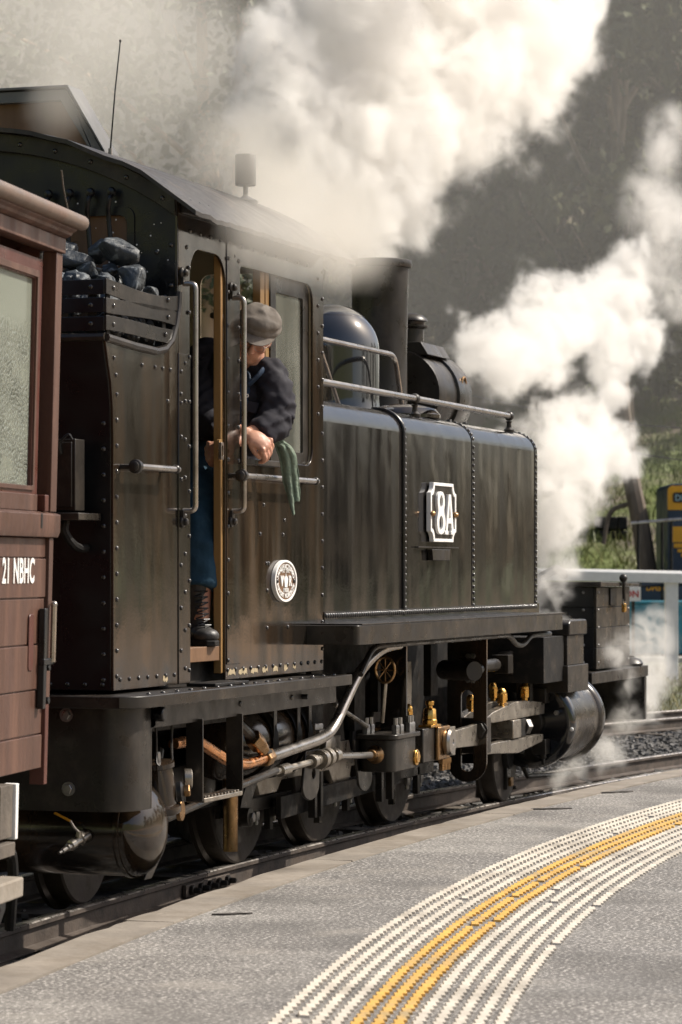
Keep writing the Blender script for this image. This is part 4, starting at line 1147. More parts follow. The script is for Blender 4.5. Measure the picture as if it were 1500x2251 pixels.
# ground sheet reaching the horizon: flat yard, then a wooded hillside
FWD = Vector((0.9498, 0.3128))
CAM2 = Vector((-14.637, -4.915))
def ground_z(x, y):
    p = Vector((x, y)) - CAM2
    d = p.dot(FWD)
    lat = p.x * FWD.y - p.y * FWD.x            # to the right
    far = max(0.0, d - 69) if d > 0 else 0.0
    hl = (0.30 * min(far, 20) + 0.55 * max(0, far - 20)) * max(0.0, min(1.0, (17 - lat) / 6))
    left = max(0.0, -lat - 16)
    right = max(0.0, lat - 34)
    back = max(0.0, -d - 30)
    h = max(hl, min(left * .5, 40), min(right * .06, 3), min(back * .4, 40))
    if h > 0:
        h += 0.5 * noise.noise(Vector((x * .12, y * .12, 0))) * min(1, h) + 0.15 * noise.noise(Vector((x * .6, y * .6, 3))) * min(1, h)
    return -0.21 + min(h, 60)
gd = MB()
xs_ = [-400, -200, -120, -80] + [-50 + 4 * k for k in range(20)] + [30 + 1.5 * k for k in range(34)] + [81 + 6 * k for k in range(14)] + [180, 240, 400]
ys_ = [-400, -200, -120, -90, -70] + [-55 + 4 * k for k in range(14)] + [1 + 1.5 * k for k in range(26)] + [40 + 6 * k for k in range(12)] + [130, 200, 400]
for x in xs_:
    for y in ys_:
        gd.v.append((x, y, ground_z(x, y)))
ny_ = len(ys_)
for i in range(len(xs_) - 1):
    for j in range(ny_ - 1):
        gd.f.append((i * ny_ + j, (i + 1) * ny_ + j, (i + 1) * ny_ + j + 1, i * ny_ + j + 1))
def ground_mat():
    m = mat('yard_and_hillside', (0.16, 0.15, 0.135), 0.9, var=0.4, vscale=1.5, bump=0.6, bscale=6, col2=(0.10, 0.115, 0.05), c2scale=.35, c2lo=.45, c2hi=.6)
    nt = m.node_tree
    N, L = nt.nodes, nt.links
    b = N['Principled BSDF']
    src = b.inputs['Base Color'].links[0].from_socket
    tc = N.new('ShaderNodeTexCoord')
    sep = N.new('ShaderNodeSeparateXYZ')
    L.new(tc.outputs['Object'], sep.inputs[0])
    mr = N.new('ShaderNodeMapRange')
    mr.inputs['From Min'].default_value, mr.inputs['From Max'].default_value = -0.1, 0.6
    L.new(sep.outputs['Z'], mr.inputs[0])
    ns = N.new('ShaderNodeTexNoise')
    ns.inputs['Scale'].default_value = 0.5
    ns.inputs['Detail'].default_value = 8
    L.new(tc.outputs['Object'], ns.inputs['Vector'])
    cr_ = N.new('ShaderNodeValToRGB')
    cr_.color_ramp.elements[0].position, cr_.color_ramp.elements[0].color = 0.40, (0.14, 0.115, 0.085, 1)
    cr_.color_ramp.elements[1].position, cr_.color_ramp.elements[1].color = 0.56, (0.115, 0.145, 0.035, 1)
    L.new(ns.outputs['Fac'], cr_.inputs[0])
    mx = N.new('ShaderNodeMix')
    mx.data_type = 'RGBA'
    L.new(mr.outputs[0], mx.inputs[0])
    L.new(src, mx.inputs[6])
    L.new(cr_.outputs[0], mx.inputs[7])
    L.new(mx.outputs[2], b.inputs['Base Color'])
    return m
gd.build('ground', ground_mat(), smooth=60, kind='structure')
bb = MB()
for k in range(81):
    s = -10 + 50 * k / 80
    for off, zz in ((-.72, -.205), (-.6, -.165), (.395, -.15), (2.0, -.16), (3.85, -.15), (5.0, -.165), (5.6, -.205)):
        x, y = on_arc(off, s)
        bb.v.append((x, y, zz))
for k in range(80):
    for i in range(6):
        bb.f.append((k * 7 + i, k * 7 + i + 1, (k + 1) * 7 + i + 1, (k + 1) * 7 + i))
bb.build('track_bed', M['ballast'], kind='structure')
# loose ballast stones, too many to count
def stones(name, n_, fn, smin, smax, m, seed):
    r_ = random.Random(seed)
    mb = MB()
    cube = [(-1, -1, -1), (1, -1, -1), (1, 1, -1), (-1, 1, -1), (-1, -1, 1), (1, -1, 1), (1, 1, 1), (-1, 1, 1)]
    fc = [(0, 3, 2, 1), (4, 5, 6, 7), (0, 1, 5, 4), (1, 2, 6, 5), (2, 3, 7, 6), (3, 0, 4, 7)]
    for _ in range(n_):
        x, y, zz = fn(r_)
        s = r_.uniform(smin, smax) * .5
        rot = Matrix.Rotation(r_.uniform(0, 6.28), 3, 'Z') @ Matrix.Rotation(r_.uniform(-.6, .6), 3, 'X')
        vs_ = []
        for c in cube:
            v = Vector((c[0] * r_.uniform(.5, 1.1), c[1] * r_.uniform(.5, 1.1), c[2] * r_.uniform(.4, .8))) * s
            v = rot @ v
            vs_.append((x + v.x, y + v.y, zz + v.z))
        mb.add(vs_, fc)
    me = bpy.data.meshes.new(name)
    me.from_pydata(mb.v, [], mb.f)
    return link(name, me, m, None, 0, True, label='loose grey crushed stone ballast around the rails', cat='ballast', kind='stuff')
def st_fn(r_):
    u = r_.random()
    if u < .38:
        s = r_.uniform(-6, 14); off = r_.uniform(-.72, -.06)
    elif u < .8:
        s = r_.uniform(3, 20); off = r_.uniform(.05, 3.4)
    else:
        s = r_.uniform(-4, 30); off = r_.uniform(.05, 5.4)
    if abs(off) < .06 or abs(off - .79) < .06 or abs(off - 3.45) < .06 or abs(off - 4.24) < .06:
        off += .13
    x, y = on_arc(off, s)
    return x, y, -.155 + r_.uniform(-.01, .02)
stones('ballast_stones', 26000, st_fn, .025, .06, M['stone'], 5)
# dry litter and clinker between the near rail and the platform
lt_ = MB()
r_ = random.Random(3)
for _ in range(260):
    s = r_.uniform(-5, 8)
    off = r_.uniform(-.68, -.12)
    x, y = on_arc(off, s)
    a = r_.uniform(0, 6.28)
    l = r_.uniform(.03, .16)
    lt_.tube([(x, y, -.13), (x + l * .5 * math.cos(a), y + l * .5 * math.sin(a), -.12 + r_.uniform(0, .04)), (x + l * math.cos(a), y + l * math.sin(a), -.13)], .004, 4)
lt_.build('leaf_litter', M['sleeper'], kind='stuff', label='dry twigs and litter lying between rail and platform edge', cat='litter')

# platform
PX, PY, PR = 0.6, -0.12, 55.0
def edge_y(x, off=0.0):
    return PY - off - (x - PX) ** 2 / (2 * (PR + off))
PZ = 0.13
TW = 0.225
def asphalt_mat():
    m = mat('speckled_asphalt', (0.148, 0.139, 0.129), 0.85, var=0.12, vscale=1.2, bump=0.55, bscale=70, col2=(0.30, 0.285, 0.26), c2scale=.8, c2lo=.5, c2hi=.75)
    nt = m.node_tree
    N, L = nt.nodes, nt.links
    b = N['Principled BSDF']
    src = b.inputs['Base Color'].links[0].from_socket
    tc = N.new('ShaderNodeTexCoord')
    for sc_, lo, hi, colr, amt in ((62, .54, .64, (.56, .53, .49), .8), (52, .42, .32, (.05, .046, .042), .85), (9, .36, .28, (.10, .095, .09), .35), (1.3, .47, .33, (.085, .08, .074), .5), (2.2, .56, .68, (.30, .275, .24), .4)):
        ns = N.new('ShaderNodeTexNoise')
        ns.inputs['Scale'].default_value = sc_
        ns.inputs['Detail'].default_value = 2.5
        mp = N.new('ShaderNodeMapping')
        mp.inputs['Location'].default_value = (sc_, 0, 0)
        L.new(tc.outputs['Object'], mp.inputs[0])
        L.new(mp.outputs[0], ns.inputs['Vector'])
        mr = N.new('ShaderNodeMapRange')
        mr.inputs['From Min'].default_value, mr.inputs['From Max'].default_value = lo, hi
        mr.inputs['To Max'].default_value = amt
        L.new(ns.outputs['Fac'], mr.inputs[0])
        mx = N.new('ShaderNodeMix')
        mx.data_type = 'RGBA'
        L.new(mr.outputs[0], mx.inputs[0])
        L.new(src, mx.inputs[6])
        mx.inputs[7].default_value = (*colr, 1)
        src = mx.outputs[2]
    L.new(src, b.inputs['Base Color'])
    return m
M['asphalt'] = asphalt_mat()
pf = MB()
pxs = [-16 + .5 * k for k in range(93)]
for x in pxs:
    ye = edge_y(x, TW)
    for k, (dy, zz) in enumerate(((0, -.25), (0, PZ - .004), (-.6, PZ), (-3, PZ + .002), (-6.3, PZ + .004), (-6.4, -.25))):
        wob = .012 * noise.noise(Vector((x * 1.3, 0, 2))) if k == 1 else 0
        pf.v.append((x, ye + dy + wob, zz))
for i in range(len(pxs) - 1):
    for k in range(5):
        pf.f.append((i * 6 + k, (i + 1) * 6 + k, (i + 1) * 6 + k + 1, i * 6 + k + 1))
plat = pf.build('platform', M['asphalt'], kind='structure', smooth=30)
MB().box(-60, 160, -75, -6.0, -.3, .10).build('forecourt', mat('tan_gravel', (.40, .255, .145), .85, var=.2, vscale=.6, bump=.3, bscale=8), kind='structure')
M['kerbwood'] = mat('bleached_edge_timber', (0.235, 0.205, 0.17), 0.8, var=0.25, vscale=3, bump=0.5, bscale=14, col2=(0.17, 0.14, 0.105), c2scale=2.2, c2lo=.5, c2hi=.7)
cuts = [-9.0, -5.6, -3.3, -0.62, 2.35, 5.1, 8.4, 12, 16]
names_ = ['under the carriage', 'beside the air reservoir', 'under the cab', 'under the tank', 'beside the cylinder', 'ahead of the cylinder', 'at the far bend', 'at the far end']
r_ = random.Random(12)
for k in range(len(cuts) - 1):
    a, b = cuts[k] + .006, cuts[k + 1] - .006
    n_ = max(6, int((b - a) / .12))
    mb = MB()
    for i in range(n_ + 1):
        x = a + (b - a) * i / n_
        e0, e1 = edge_y(x), edge_y(x, TW)
        c = noise.noise(Vector((x * 2.5, k * 3.3, 0)))
        c2 = noise.noise(Vector((x * 6, k * 3.3, 5)))
        ed = .014 * c + .006 * c2 - (.02 if c2 > .35 else 0)
        mb.v += [(x, e0 + ed, -.22), (x, e0 + ed, PZ - .012 + .004 * c2), (x, e0 - .014 + ed * .6, PZ + .002 + .003 * c), (x, e1 + .004 + .006 * c, PZ + .003 + .003 * c2), (x, e1 + .004, -.22)]
    for i in range(n_):
        for j in range(4):
            mb.f.append((i * 5 + j, (i + 1) * 5 + j, (i + 1) * 5 + j + 1, i * 5 + j + 1))
    mb.f += [(0, 1, 2, 3, 4), tuple(n_ * 5 + j for j in range(5))]
    mb.build('edge_timber', M['kerbwood'], smooth=40, label='bleached wooden edge timber of the platform, the length ' + names_[k], cat='timber', group='timbers along the platform edge')
# dark lens-shaped streaks and pale patches in the asphalt
M['dark_streak'] = mat('streak_brown', (0.075, 0.066, 0.058), .9)
M['patch'] = mat('pale_cement', (0.33, 0.30, 0.25), .85, var=.3, vscale=12, bump=.3)
for (x0, y0, x1, y1, w, m_) in ((2.74, -.37, 2.88, -.58, .035, 'dark_streak'), (4.15, -.46, 4.35, -.62, .05, 'dark_streak'), (-2.98, -.52, -2.88, -.66, .022, 'dark_streak')):
    d = Vector((x1 - x0, y1 - y0))
    nrm = Vector((-d.y, d.x)).normalized()
    up, dn = [], []
    for i in range(15):
        t = i / 14
        p = Vector((x0, y0)) + d * t
        ww = w * math.sin(math.pi * min(1, t + .02)) ** .7 * (.7 + .5 * noise.noise(Vector((t * 3, x0, y0)))) + .0005
        c = nrm * .02 * noise.noise(Vector((t * 4, x0 * 3, 7)))
        up.append(tuple(p + c + nrm * ww)); dn.append(tuple(p + c - nrm * ww))
    MB().prism(up + dn[::-1], 'xy', PZ - .01, PZ + .0045).build('asphalt_streak' if m_ == 'dark_streak' else 'cement_patch', M[m_], plat, 0)
# tactile warning lines: four cream, three yellow, five cream, each a string of raised ribs
M['tacw'] = mat('cream_thermoplastic', (0.62, 0.565, 0.475), 0.6, var=.14, vscale=6, bump=.2, bscale=60, col2=(.36, .32, .26), c2scale=2.2, c2lo=.48, c2hi=.68)
M['tacy'] = mat('yellow_thermoplastic', (0.66, 0.39, 0.085), 0.6, var=.2, vscale=6, bump=.2, bscale=60, col2=(.40, .30, .16), c2scale=2.6, c2lo=.48, c2hi=.66)
for k in range(12):
    off = k * .0655
    mb = MB()
    n_ = 190
    for i in range(n_):
        x = -8.2 + .082 * i
        y = -1.01 - off - (x - 1.6) ** 2 / (2 * (36 + off)) + .004 * noise.noise(Vector((x * 1.5, k, 0)))
        if rnd.random() < .010: continue
        w, l = .037 * (1 + .1 * noise.noise(Vector((i * .7, k * 2.1, 1)))), .079
        sl_ = -(x - 1.6) / 36 * l
        h = PZ + .003
        t = PZ + .0105
        # rib: skewed block, one end feathering into the asphalt
        mb.add([(x, y, h - .006), (x + l, y + sl_ + .012, h - .006), (x + l, y + sl_ - w + .012, h - .006), (x, y - w, h - .006),
                (x + .006, y - .003, t - .002), (x + l * .8, y + sl_ + .004, t + .003), (x + l * .8, y + sl_ - w + .012, t + .003), (x + .006, y - w + .003, t - .002)],
               [(4, 5, 6, 7), (0, 1, 5, 4), (1, 2, 6, 5), (2, 3, 7, 6), (3, 0, 4, 7)])
    mb.build('tactile_strip', M['tacy'] if 4 <= k <= 6 else M['tacw'], plat, 0, smooth=0)

# ================================================================== passenger carriage
M['carr'] = mat('brown_carriage_paint', (0.084, 0.040, 0.027), 0.48, var=0.3, vscale=4, bump=0.14, bscale=30, col2=(0.145, 0.074, 0.050), c2scale=4, c2lo=.5, c2hi=.72, streak=True)
M['carrd'] = mat('red_brown_window_frame', (0.085, 0.026, 0.018), 0.38, var=0.2, vscale=5, bump=0.05)
M['carrroof'] = mat('carriage_roof_edge', (0.15, 0.108, 0.084), 0.5, var=0.2, vscale=5, bump=0.1, col2=(.16, .1, .075), c2scale=4)
CARR = empty('passenger_carriage', (-3.655, -0.055, 0), 'brown boarded wooden carriage lettered 21 NBHC coupled behind the engine', 'carriage', rot=(R(1.5), 0, R(7.9)))
def cp2(mb, name, m, parent=None, bevel=.003, **k):
    return mb.build(name, M[m] if isinstance(m, str) else m, parent or CARR, bevel, local=True, **k)
LEN = 5.0
zb = [.765, .90, 1.075, 1.25, 1.43, 1.585, 1.665]
for i in range(6):
    b = cp2(MB().box(-LEN, -.055, .0 + (.004 if i % 2 else 0), .03, zb[i] + .0025, zb[i + 1] - .0025), 'plank', 'carr')
cp2(MB().box(-LEN, -.06, .012, .03, zb[0], zb[-1]), 'wall_backing', 'carrd')
cp2(MB().box(-.053, .0, -.012, .05, 1.03, 1.665), 'corner_post', 'carr')
cp2(MB().box(-.045, .0, -.01, .05, .70, 1.028), 'corner_post', 'carrd')
cp2(MB().prism([(-.03, 1.69), (-.03, 1.755), (0, 1.765), (.03, 1.765), (.03, 1.666), (-.022, 1.666)], 'yz', -LEN, .03), 'waist_rail', 'carr')
for x in (-.25, -.98, -1.7):
    cp2(MB().box(x, x + .022, -.032, -.029, 1.70, 1.757), 'drain_slot', 'edge')
cp2(MB().box(-LEN, -.20, .0, .03, 1.766, 1.83), 'window_ledge', 'carr')
cp2(MB().box(-.16, -.11, -.02, .03, 1.766, 1.83), 'sash_stop', 'carrd')
cp2(MB().box(-.055, .03, -.012, .045, 1.766, 2.78), 'corner_post', 'carr')
for x0 in (-.80, -1.53):                     # windows
    fr = cp2(MB().prism(rrect(x0, x0 + .66, 1.83, 2.74, (.004,) * 4, 2), 'xz', .02, .05, [rrect(x0 + .06, x0 + .57, 1.86, 2.66, (.004,) * 4, 2)]), 'window_frame', 'carrd')
    cp2(MB().prism(rrect(x0 + .04, x0 + .595, 1.845, 2.69, (.004,) * 4, 2), 'xz', .012, .02, [rrect(x0 + .06, x0 + .575, 1.862, 2.665, (.004,) * 4, 2)]), 'glazing_bead', 'carr', fr, .002)
    cp2(MB().box(x0 + .055, x0 + .58, .034, .039, 1.855, 2.67), 'window_pane', M['cglass'], fr, 0)
    cp2(MB().box(x0 - .065, x0 - .005, -.006, .05, 1.84, 2.78), 'window_stile', 'carr')
cp2(MB().box(-LEN, -1.6, .0, .04, 1.84, 2.78), 'side_panel', 'carr')
cp2(MB().box(-LEN, .035, -.022, .05, 2.781, 2.84), 'lintel_board', 'carr')
cp2(MB().prism([(-.022, 2.842), (-.045, 2.852), (-.048, 2.862), (-.065, 2.872), (-.065, 2.88), (.05, 2.88), (.05, 2.842)], 'yz', -LEN, .04), 'cornice', 'carr')
cp2(MB().tube([(-LEN, -.075, 2.905), (-2, -.075, 2.905), (.07, -.075, 2.905)], (.03), 12), 'gutter_roll', 'carrroof', None, 0)
rf = [(y, 2.912 + .07 * (1 - ((y - 1.0) / 1.08) ** 2)) for y in [-.075 + .22 * k for k in range(11)]]
cp2(MB().prism(rf + [(2.1, 2.885), (-.075, 2.885)], 'yz', -LEN, .06), 'carriage_roof', 'carrroof')
cp2(MB().box(-.05, .0, .06, 1.98, .8, 2.85), 'end_wall', 'carrd')
cp2(MB().box(-LEN, -.06, .9, .92, .8, 2.85), 'inner_partition', 'cream')
cp2(MB().box(-LEN, -.06, .06, 1.95, .78, .82), 'carriage_floor', 'wood_dark')
hb = MB().box(-.14, -.10, -.026, 0.0, 1.0, 1.39)
cp2(hb, 'door_strap', 'edge')
cp2(MB().tube([(-.035, -.03, 1.18), (-.035, -.03, 1.40)], .012, 8).ball((-.035, -.03, 1.405), .014, 10, 8), 'door_bolt', 'rail', None, 0)
cp2(MB().box(-.15, -.02, -.03, -.012, 1.17, 1.195), 'bolt_bracket', 'edge')
for zz in (1.03, 1.16):
    cp2(MB().hexn((-.055, -.012, zz), NY, .016, .014), 'strap_bolt', 'edge', None, 0)
cp2(MB().prism(rrect(-.28, -.215, 1.15, 1.37, (.02,) * 4, 3), 'xz', -.004, .002), 'repaired_patch', 'carrd')
ROT_L = ROT_SIDE
def ctext(body, size, loc, sx, bold):
    cu = bpy.data.curves.new('lettering', 'FONT')
    cu.body = body; cu.size = size; cu.extrude = .001; cu.offset = bold; cu.align_x = 'RIGHT'; cu.align_y = 'BOTTOM'; cu.resolution_u = 4
    cu.space_character = 1.06
    t = bpy.data.objects.new('lettering', cu)
    COL.objects.link(t)
    bpy.context.view_layer.update()
    me = bpy.data.meshes.new_from_object(t)
    bpy.data.objects.remove(t)
    me.transform(Matrix.Translation(loc) @ ROT_L.to_4x4() @ Matrix.Diagonal((sx, 1, 1, 1)))
    return link('lettering', me, M['white'], CARR, 0, True)
w1_ = ctext('NBHC', .132, (-.225, -.0025, 1.465), .76, .003)
x_l = min(v.co.x for v in w1_.data.vertices)
ctext('21', .132, (x_l - .045, -.0025, 1.465), .76, .003)
# underframe, footboard, hose
cp2(MB().box(-LEN, -.5, .02, .06, .60, .73), 'sole_bar', 'dull')
cp2(MB().box(-.66, -.50, -.02, .08, .535, .735), 'step_bracket', 'sleeper')
wp = cp2(MB().box(-.49, -.455, -.03, .02, .525, .735), 'step_block', 'white')
for zz in (.58, .68):
    cp2(MB().dome((-.455, -.005, zz), (.6, -1, 0), .016), 'block_bolt', 'white', wp, 0)
cp2(MB().box(-1.4, -.52, -.04, .03, .47, .52), 'step_support', 'sleeper')
cp2(MB().box(-1.9, -.60, -.10, .10, .325, .40), 'foot_board', 'kerbwood', None, .008)
cp2(MB().prism([(-.62, .22), (-.56, .27), (-.55, .40), (-1.2, .40), (-1.2, .22)], 'xz', -.02, .0), 'guard_plate', 'edge')
cp2(MB().dome((-.70, -.02, .285), NY, .03), 'plate_bolt', 'edge', None, 0)
cp2(MB().tube(smooth_path([(-.52, .0, .47), (-.46, .0, .475), (-.42, .0, .44), (-.40, .0, .36), (-.38, .01, .27), (-.36, .02, .17)], 5), .022, 10), 'brake_hose', 'dull', None, 0)
for s in (0, 1):
    cp2(MB().lathe([(.25, 0), (.28, .01), (.30, .1), (.32, .12), (.25, .13)], (-1.9, .55 + s * .75, .30), (0, 1, 0), 32), 'carriage_wheel', 'tyre', None, 0)
cp2(MB().box(-.1, .55, .85, 1.1, .55, .70), 'coupler', 'dull')
tw = MB().tube(smooth_path([(-.12, -.07, 2.935), (-.15, -.06, 3.01), (-.19, -.06, 3.08)], 4), .003, 5)
tw.build('dry_twig', M['sleeper'], CARR, 0, local=True)
# ================================================================== yard and hillside behind the engine
RIGHT = Vector((0.3128, -0.9498))
def yard(d, l, z=None):
    """d metres out along the line of sight of the yard, l metres to its right"""
    p = CAM2 + FWD * d + RIGHT * l
    return Vector((p.x, p.y, ground_z(p.x, p.y) if z is None else z))
YAW = math.atan2(RIGHT.y, RIGHT.x)
def yobj(name, d, l, z, label, cat, **k):
    p = yard(d, l, z)
    return empty(name, p, label, cat, k.get('group'), rot=(0, 0, YAW))
def yp(mb, name, m, root, bevel=.004, **k):
    return mb.build(name, M[m] if isinstance(m, str) else m, root, bevel, local=True, **k)
# local frame of these things: +x to the right, +y away, z up from the ground
fen = yobj('yard_fence', 48, 5.2, -.2, 'white painted post and beam fence crossing the yard', 'fence')
yp(MB().box(-.10, .10, -.10, .10, 0, 1.62), 'post', 'white', fen, .01)
yp(MB().box(-3.1, -2.9, -.10, .10, 0, 1.70), 'post', 'white', fen, .01)
yp(MB().box(2.9, 3.1, -.10, .10, 0, 1.55), 'post', 'white', fen, .01)
yp(MB().prism([(-.14, 0), (.14, 0), (.14, .15), (.10, .19), (-.10, .19), (-.14, .15)], 'yz', -3.6, .25), 'beam', 'white', fen, .006)
bm1 = [c for c in COL.objects if c.name.startswith('beam')][-1]
bm1.rotation_euler = (0, R(1.2), 0); bm1.location = (0, 0, 1.53)
bm2 = yp(MB().prism([(-.14, 0), (.14, 0), (.14, .15), (.10, .19), (-.10, .19), (-.14, .15)], 'yz', .256, 3.4), 'beam', 'white', fen, .006)
bm2.rotation_euler = (0, R(.6), 0); bm2.location = (0, 0, 1.53)
M['navy'] = mat('navy_blue_paint', (0.022, 0.042, 0.075), .4, var=.25, vscale=2, bump=.05)
M['dyel'] = mat('loco_yellow_paint', (0.80, 0.38, 0.02), .4, var=.08, vscale=2)
M['teal'] = mat('teal_paint', (0.03, 0.22, 0.30), .5, var=.25, vscale=3, col2=(.2, .34, .38), c2scale=2)
M['redp'] = mat('red_sign_paint', (0.45, 0.03, 0.03), .5)
die = yobj('diesel_locomotive', 63, 7.86, -.15, 'blue and yellow diesel locomotive with striped cab standing beyond the fence', 'locomotive')
cab_p = rrect(-.78, 1.9, 0.6, 3.55, (.02, .02, .15, .12), 4)
yp(MB().prism(cab_p, 'xz', 3.0, 5.5), 'cab', 'navy', die, .03)
for z0, z1, x0 in ((2.98, 3.5, -.79), (2.28, 2.62, -.74), (2.16, 2.255, -.66), (2.06, 2.135, -.58), (1.96, 2.035, -.5)):
    yp(MB().prism(rrect(x0, 1.85, z0, z1, (.02, .02, .1 if z1 > 3.4 else .02, .1 if z1 > 3.4 else .02), 3), 'xz', 2.975, 2.999), 'stripe', 'dyel', die, .004)
yp(MB().prism(rrect(-.68, .12, 3.14, 3.36, (.05,) * 4, 3), 'xz', 2.95, 2.974), 'number_box', 'edge', die, .004)
M['numglass'] = mat('number_glass', (.30, .45, .48), .3)
def ytext(body, size, loc, m, root, sx=1., align='LEFT', bold=.004):
    cu = bpy.data.curves.new('lettering', 'FONT')
    cu.body = body; cu.size = size; cu.extrude = .004; cu.offset = bold; cu.align_x = align; cu.resolution_u = 2
    t = bpy.data.objects.new('lettering', cu)
    COL.objects.link(t)
    bpy.context.view_layer.update()
    me = bpy.data.meshes.new_from_object(t)
    bpy.data.objects.remove(t)
    me.transform(Matrix.Translation(loc) @ ROT_SIDE.to_4x4() @ Matrix.Diagonal((sx, 1, 1, 1)))
    return link('lettering', me, M[m], root, 0, True)
ytext('DH 59', .19, (-.64, 2.944, 3.18), 'numglass', die, 1.0)
yp(MB().prism(rrect(-1.72, 1.8, .1, 1.46, (.02, .02, .08, .08), 3), 'xz', -.6, 2.9), 'hood', 'navy', die, .02)
for z in (.5, .9):
    yp(MB().box(-1.73, 1.8, -.62, -.601, z, z + .03), 'hood_rail', 'edge', die)
ytext('DH59', .16, (-1.62, -.612, 1.26), 'dyel', die, 1.0)
yp(MB().box(-1.9, 1.7, -.3, 2.8, -.0, .098), 'underframe', 'dull', die)
sg = yobj('sign_board', 56, 5.42, -.2, 'white sign board with red letters ON behind the front box', 'sign')
yp(MB().box(-.9, .08, -.015, .015, 1.16, 1.42), 'board', 'white', sg)
ytext('ON', .17, (.055, -.02, 1.235), 'redp', sg, 1.0, 'RIGHT')
for x in (-.75, -.05):
    yp(MB().box(x - .03, x + .03, .016, .06, 0, 1.40), 'post', 'satin', sg)
tl = yobj('skip_bin', 59.5, 6.6, -.2, 'low teal metal bin standing behind the white fence post', 'bin')
yp(MB().prism([(-1.1, .1), (1.1, .1), (1.25, 1.08), (-1.25, 1.08)], 'xz', -.5, .5), 'body', 'teal', tl, .02)
yp(MB().box(-1.28, 1.28, -.53, .53, 1.081, 1.13), 'rim', 'teal', tl, .01)
kb_ = MB()
kb_.box(-4, 6, -.25, .25, -.1, .09)
k0 = yobj('kerb', 57.5, 6.0, -.2, 'pale concrete kerb across the yard behind the fence', 'kerb')
kb_.build('kerb_stone', mat('pale_concrete', (.42, .40, .36), .8, var=.15, bump=.2), k0, .02, local=True)
M['bark'] = mat('grey_brown_bark', (0.16, 0.125, 0.095), .85, var=.35, vscale=3, bump=.5, bscale=12, streak=True, col2=(.30, .25, .20), c2scale=1.2, c2lo=.5, c2hi=.7)
def trunk_mb(pts, rs, n=10):
    return MB().tube(smooth_path(pts, 4), [rs[0] + (rs[1] - rs[0]) * k / (4 * (len(pts) - 1)) for k in range(4 * (len(pts) - 1) + 1)], n)
lp = yobj('leaning_trunk', 67, 6.85, -.2, 'bare leaning tree trunk on the grass slope below the steam', 'trunk')
yp(trunk_mb([(.1, 0, -.1), (-.02, .1, 1.1), (-.25, .1, 2.7), (-.55, .2, 4.4), (-.85, .3, 8.0)], (.24, .17)), 'trunk', 'bark', lp, 0)
yp(trunk_mb([(-.45, .15, 3.2), (-.9, .3, 3.0), (-1.05, .3, 2.3)], (.06, .05), 7), 'branch', 'bark', lp, 0)
rl = yobj('iron_railing', 60, 6.0, .0, 'thin dark iron railing on the grass bank', 'railing')
for x in (-.15, .32, .5, .82):
    yp(MB().cyl((x, 0, -.3), (x, 0, 2.5), .03, None, 8), 'post', 'dull', rl, 0)
yp(MB().cyl((-.3, -.02, 2.45), (.9, -.02, 2.55), .03, None, 8), 'rail', 'rail', rl, 0)
yp(MB().cyl((-.3, -.02, 1.2), (.9, -.02, 1.25), .025, None, 8), 'rail', 'dull', rl, 0)
bl = yobj('stone_retaining_block', 78, 6.9, 2.3, 'dark stone retaining block on the grassy bank', 'wall')
for i in range(3):
    for j in range(2):
        yp(MB().box(-.38 + i * .26, -.13 + i * .26, -.4, .4, j * .36 - .1, .33 + j * .36 - .1), 'block', 'dull', bl, .03)
for k, (z0, z1) in enumerate(((5.4, 5.0), (5.2, 3.9))):
    c = [(-3 + 12 * t, 0, z0 + (z1 - z0) * t - .8 * math.sin(math.pi * t)) for t in [i / 10 for i in range(11)]]
    w = yobj('overhead_wire', 58, 4, -.2, ('upper' if k == 0 else 'lower') + ' thin overhead wire sagging past the trees', 'wire')
    yp(MB().tube(c, .012, 5), 'cable', 'edge', w, 0)

# ------------------------------------------------------------------ trees
M['leaf'] = mat('eucalypt_leaf', (0.042, 0.050, 0.022), .75, var=.45, vscale=.5, rvar=.1, spec=.15, col2=(0.085, 0.090, 0.036), c2scale=.3, c2lo=.45, c2hi=.65)
M['leaf2'] = mat('pale_eucalypt_leaf', (0.085, 0.098, 0.052), .6, spec=.3, var=.4, vscale=1.5, rvar=.1, col2=(0.13, 0.135, 0.07), c2scale=.8)
def crown_mesh(name, seed, blobs, n_cl, n_lf, ls, droop=.5):
    r_ = random.Random(seed)
    v, f = [], []
    for _ in range(n_cl):
        bx, by, bz, rx, rz = r_.choice(blobs)
        while True:
            p = Vector((r_.uniform(-1, 1), r_.uniform(-1, 1), r_.uniform(-1, 1)))
            if .25 < p.length < 1: break
        c = Vector((bx + p.x * rx, by + p.y * rx, bz + p.z * rz))
        cr2 = r_.uniform(.4, 1.0) * min(1, rx * .5)
        for _ in range(n_lf):
            q = c + Vector((r_.gauss(0, .5), r_.gauss(0, .5), r_.gauss(0, .38))) * cr2
            l = ls * r_.uniform(.6, 1.3)
            w = l * r_.uniform(.22, .4)
            d = Vector((r_.uniform(-1, 1), r_.uniform(-1, 1), r_.uniform(-1, .5) - droop)).normalized()
            s = d.cross(Vector((r_.uniform(-1, 1), r_.uniform(-1, 1), r_.uniform(-1, 1)))).normalized() * w
            k = len(v)
            m_ = q + d * l * .5 + s.cross(d).normalized() * l * .08
            v += [q, m_ + s, q + d * l, m_ - s]
            f.append((k, k + 1, k + 2, k + 3))
    me = bpy.data.meshes.new(name)
    me.from_pydata([tuple(p) for p in v], [], f)
    return me
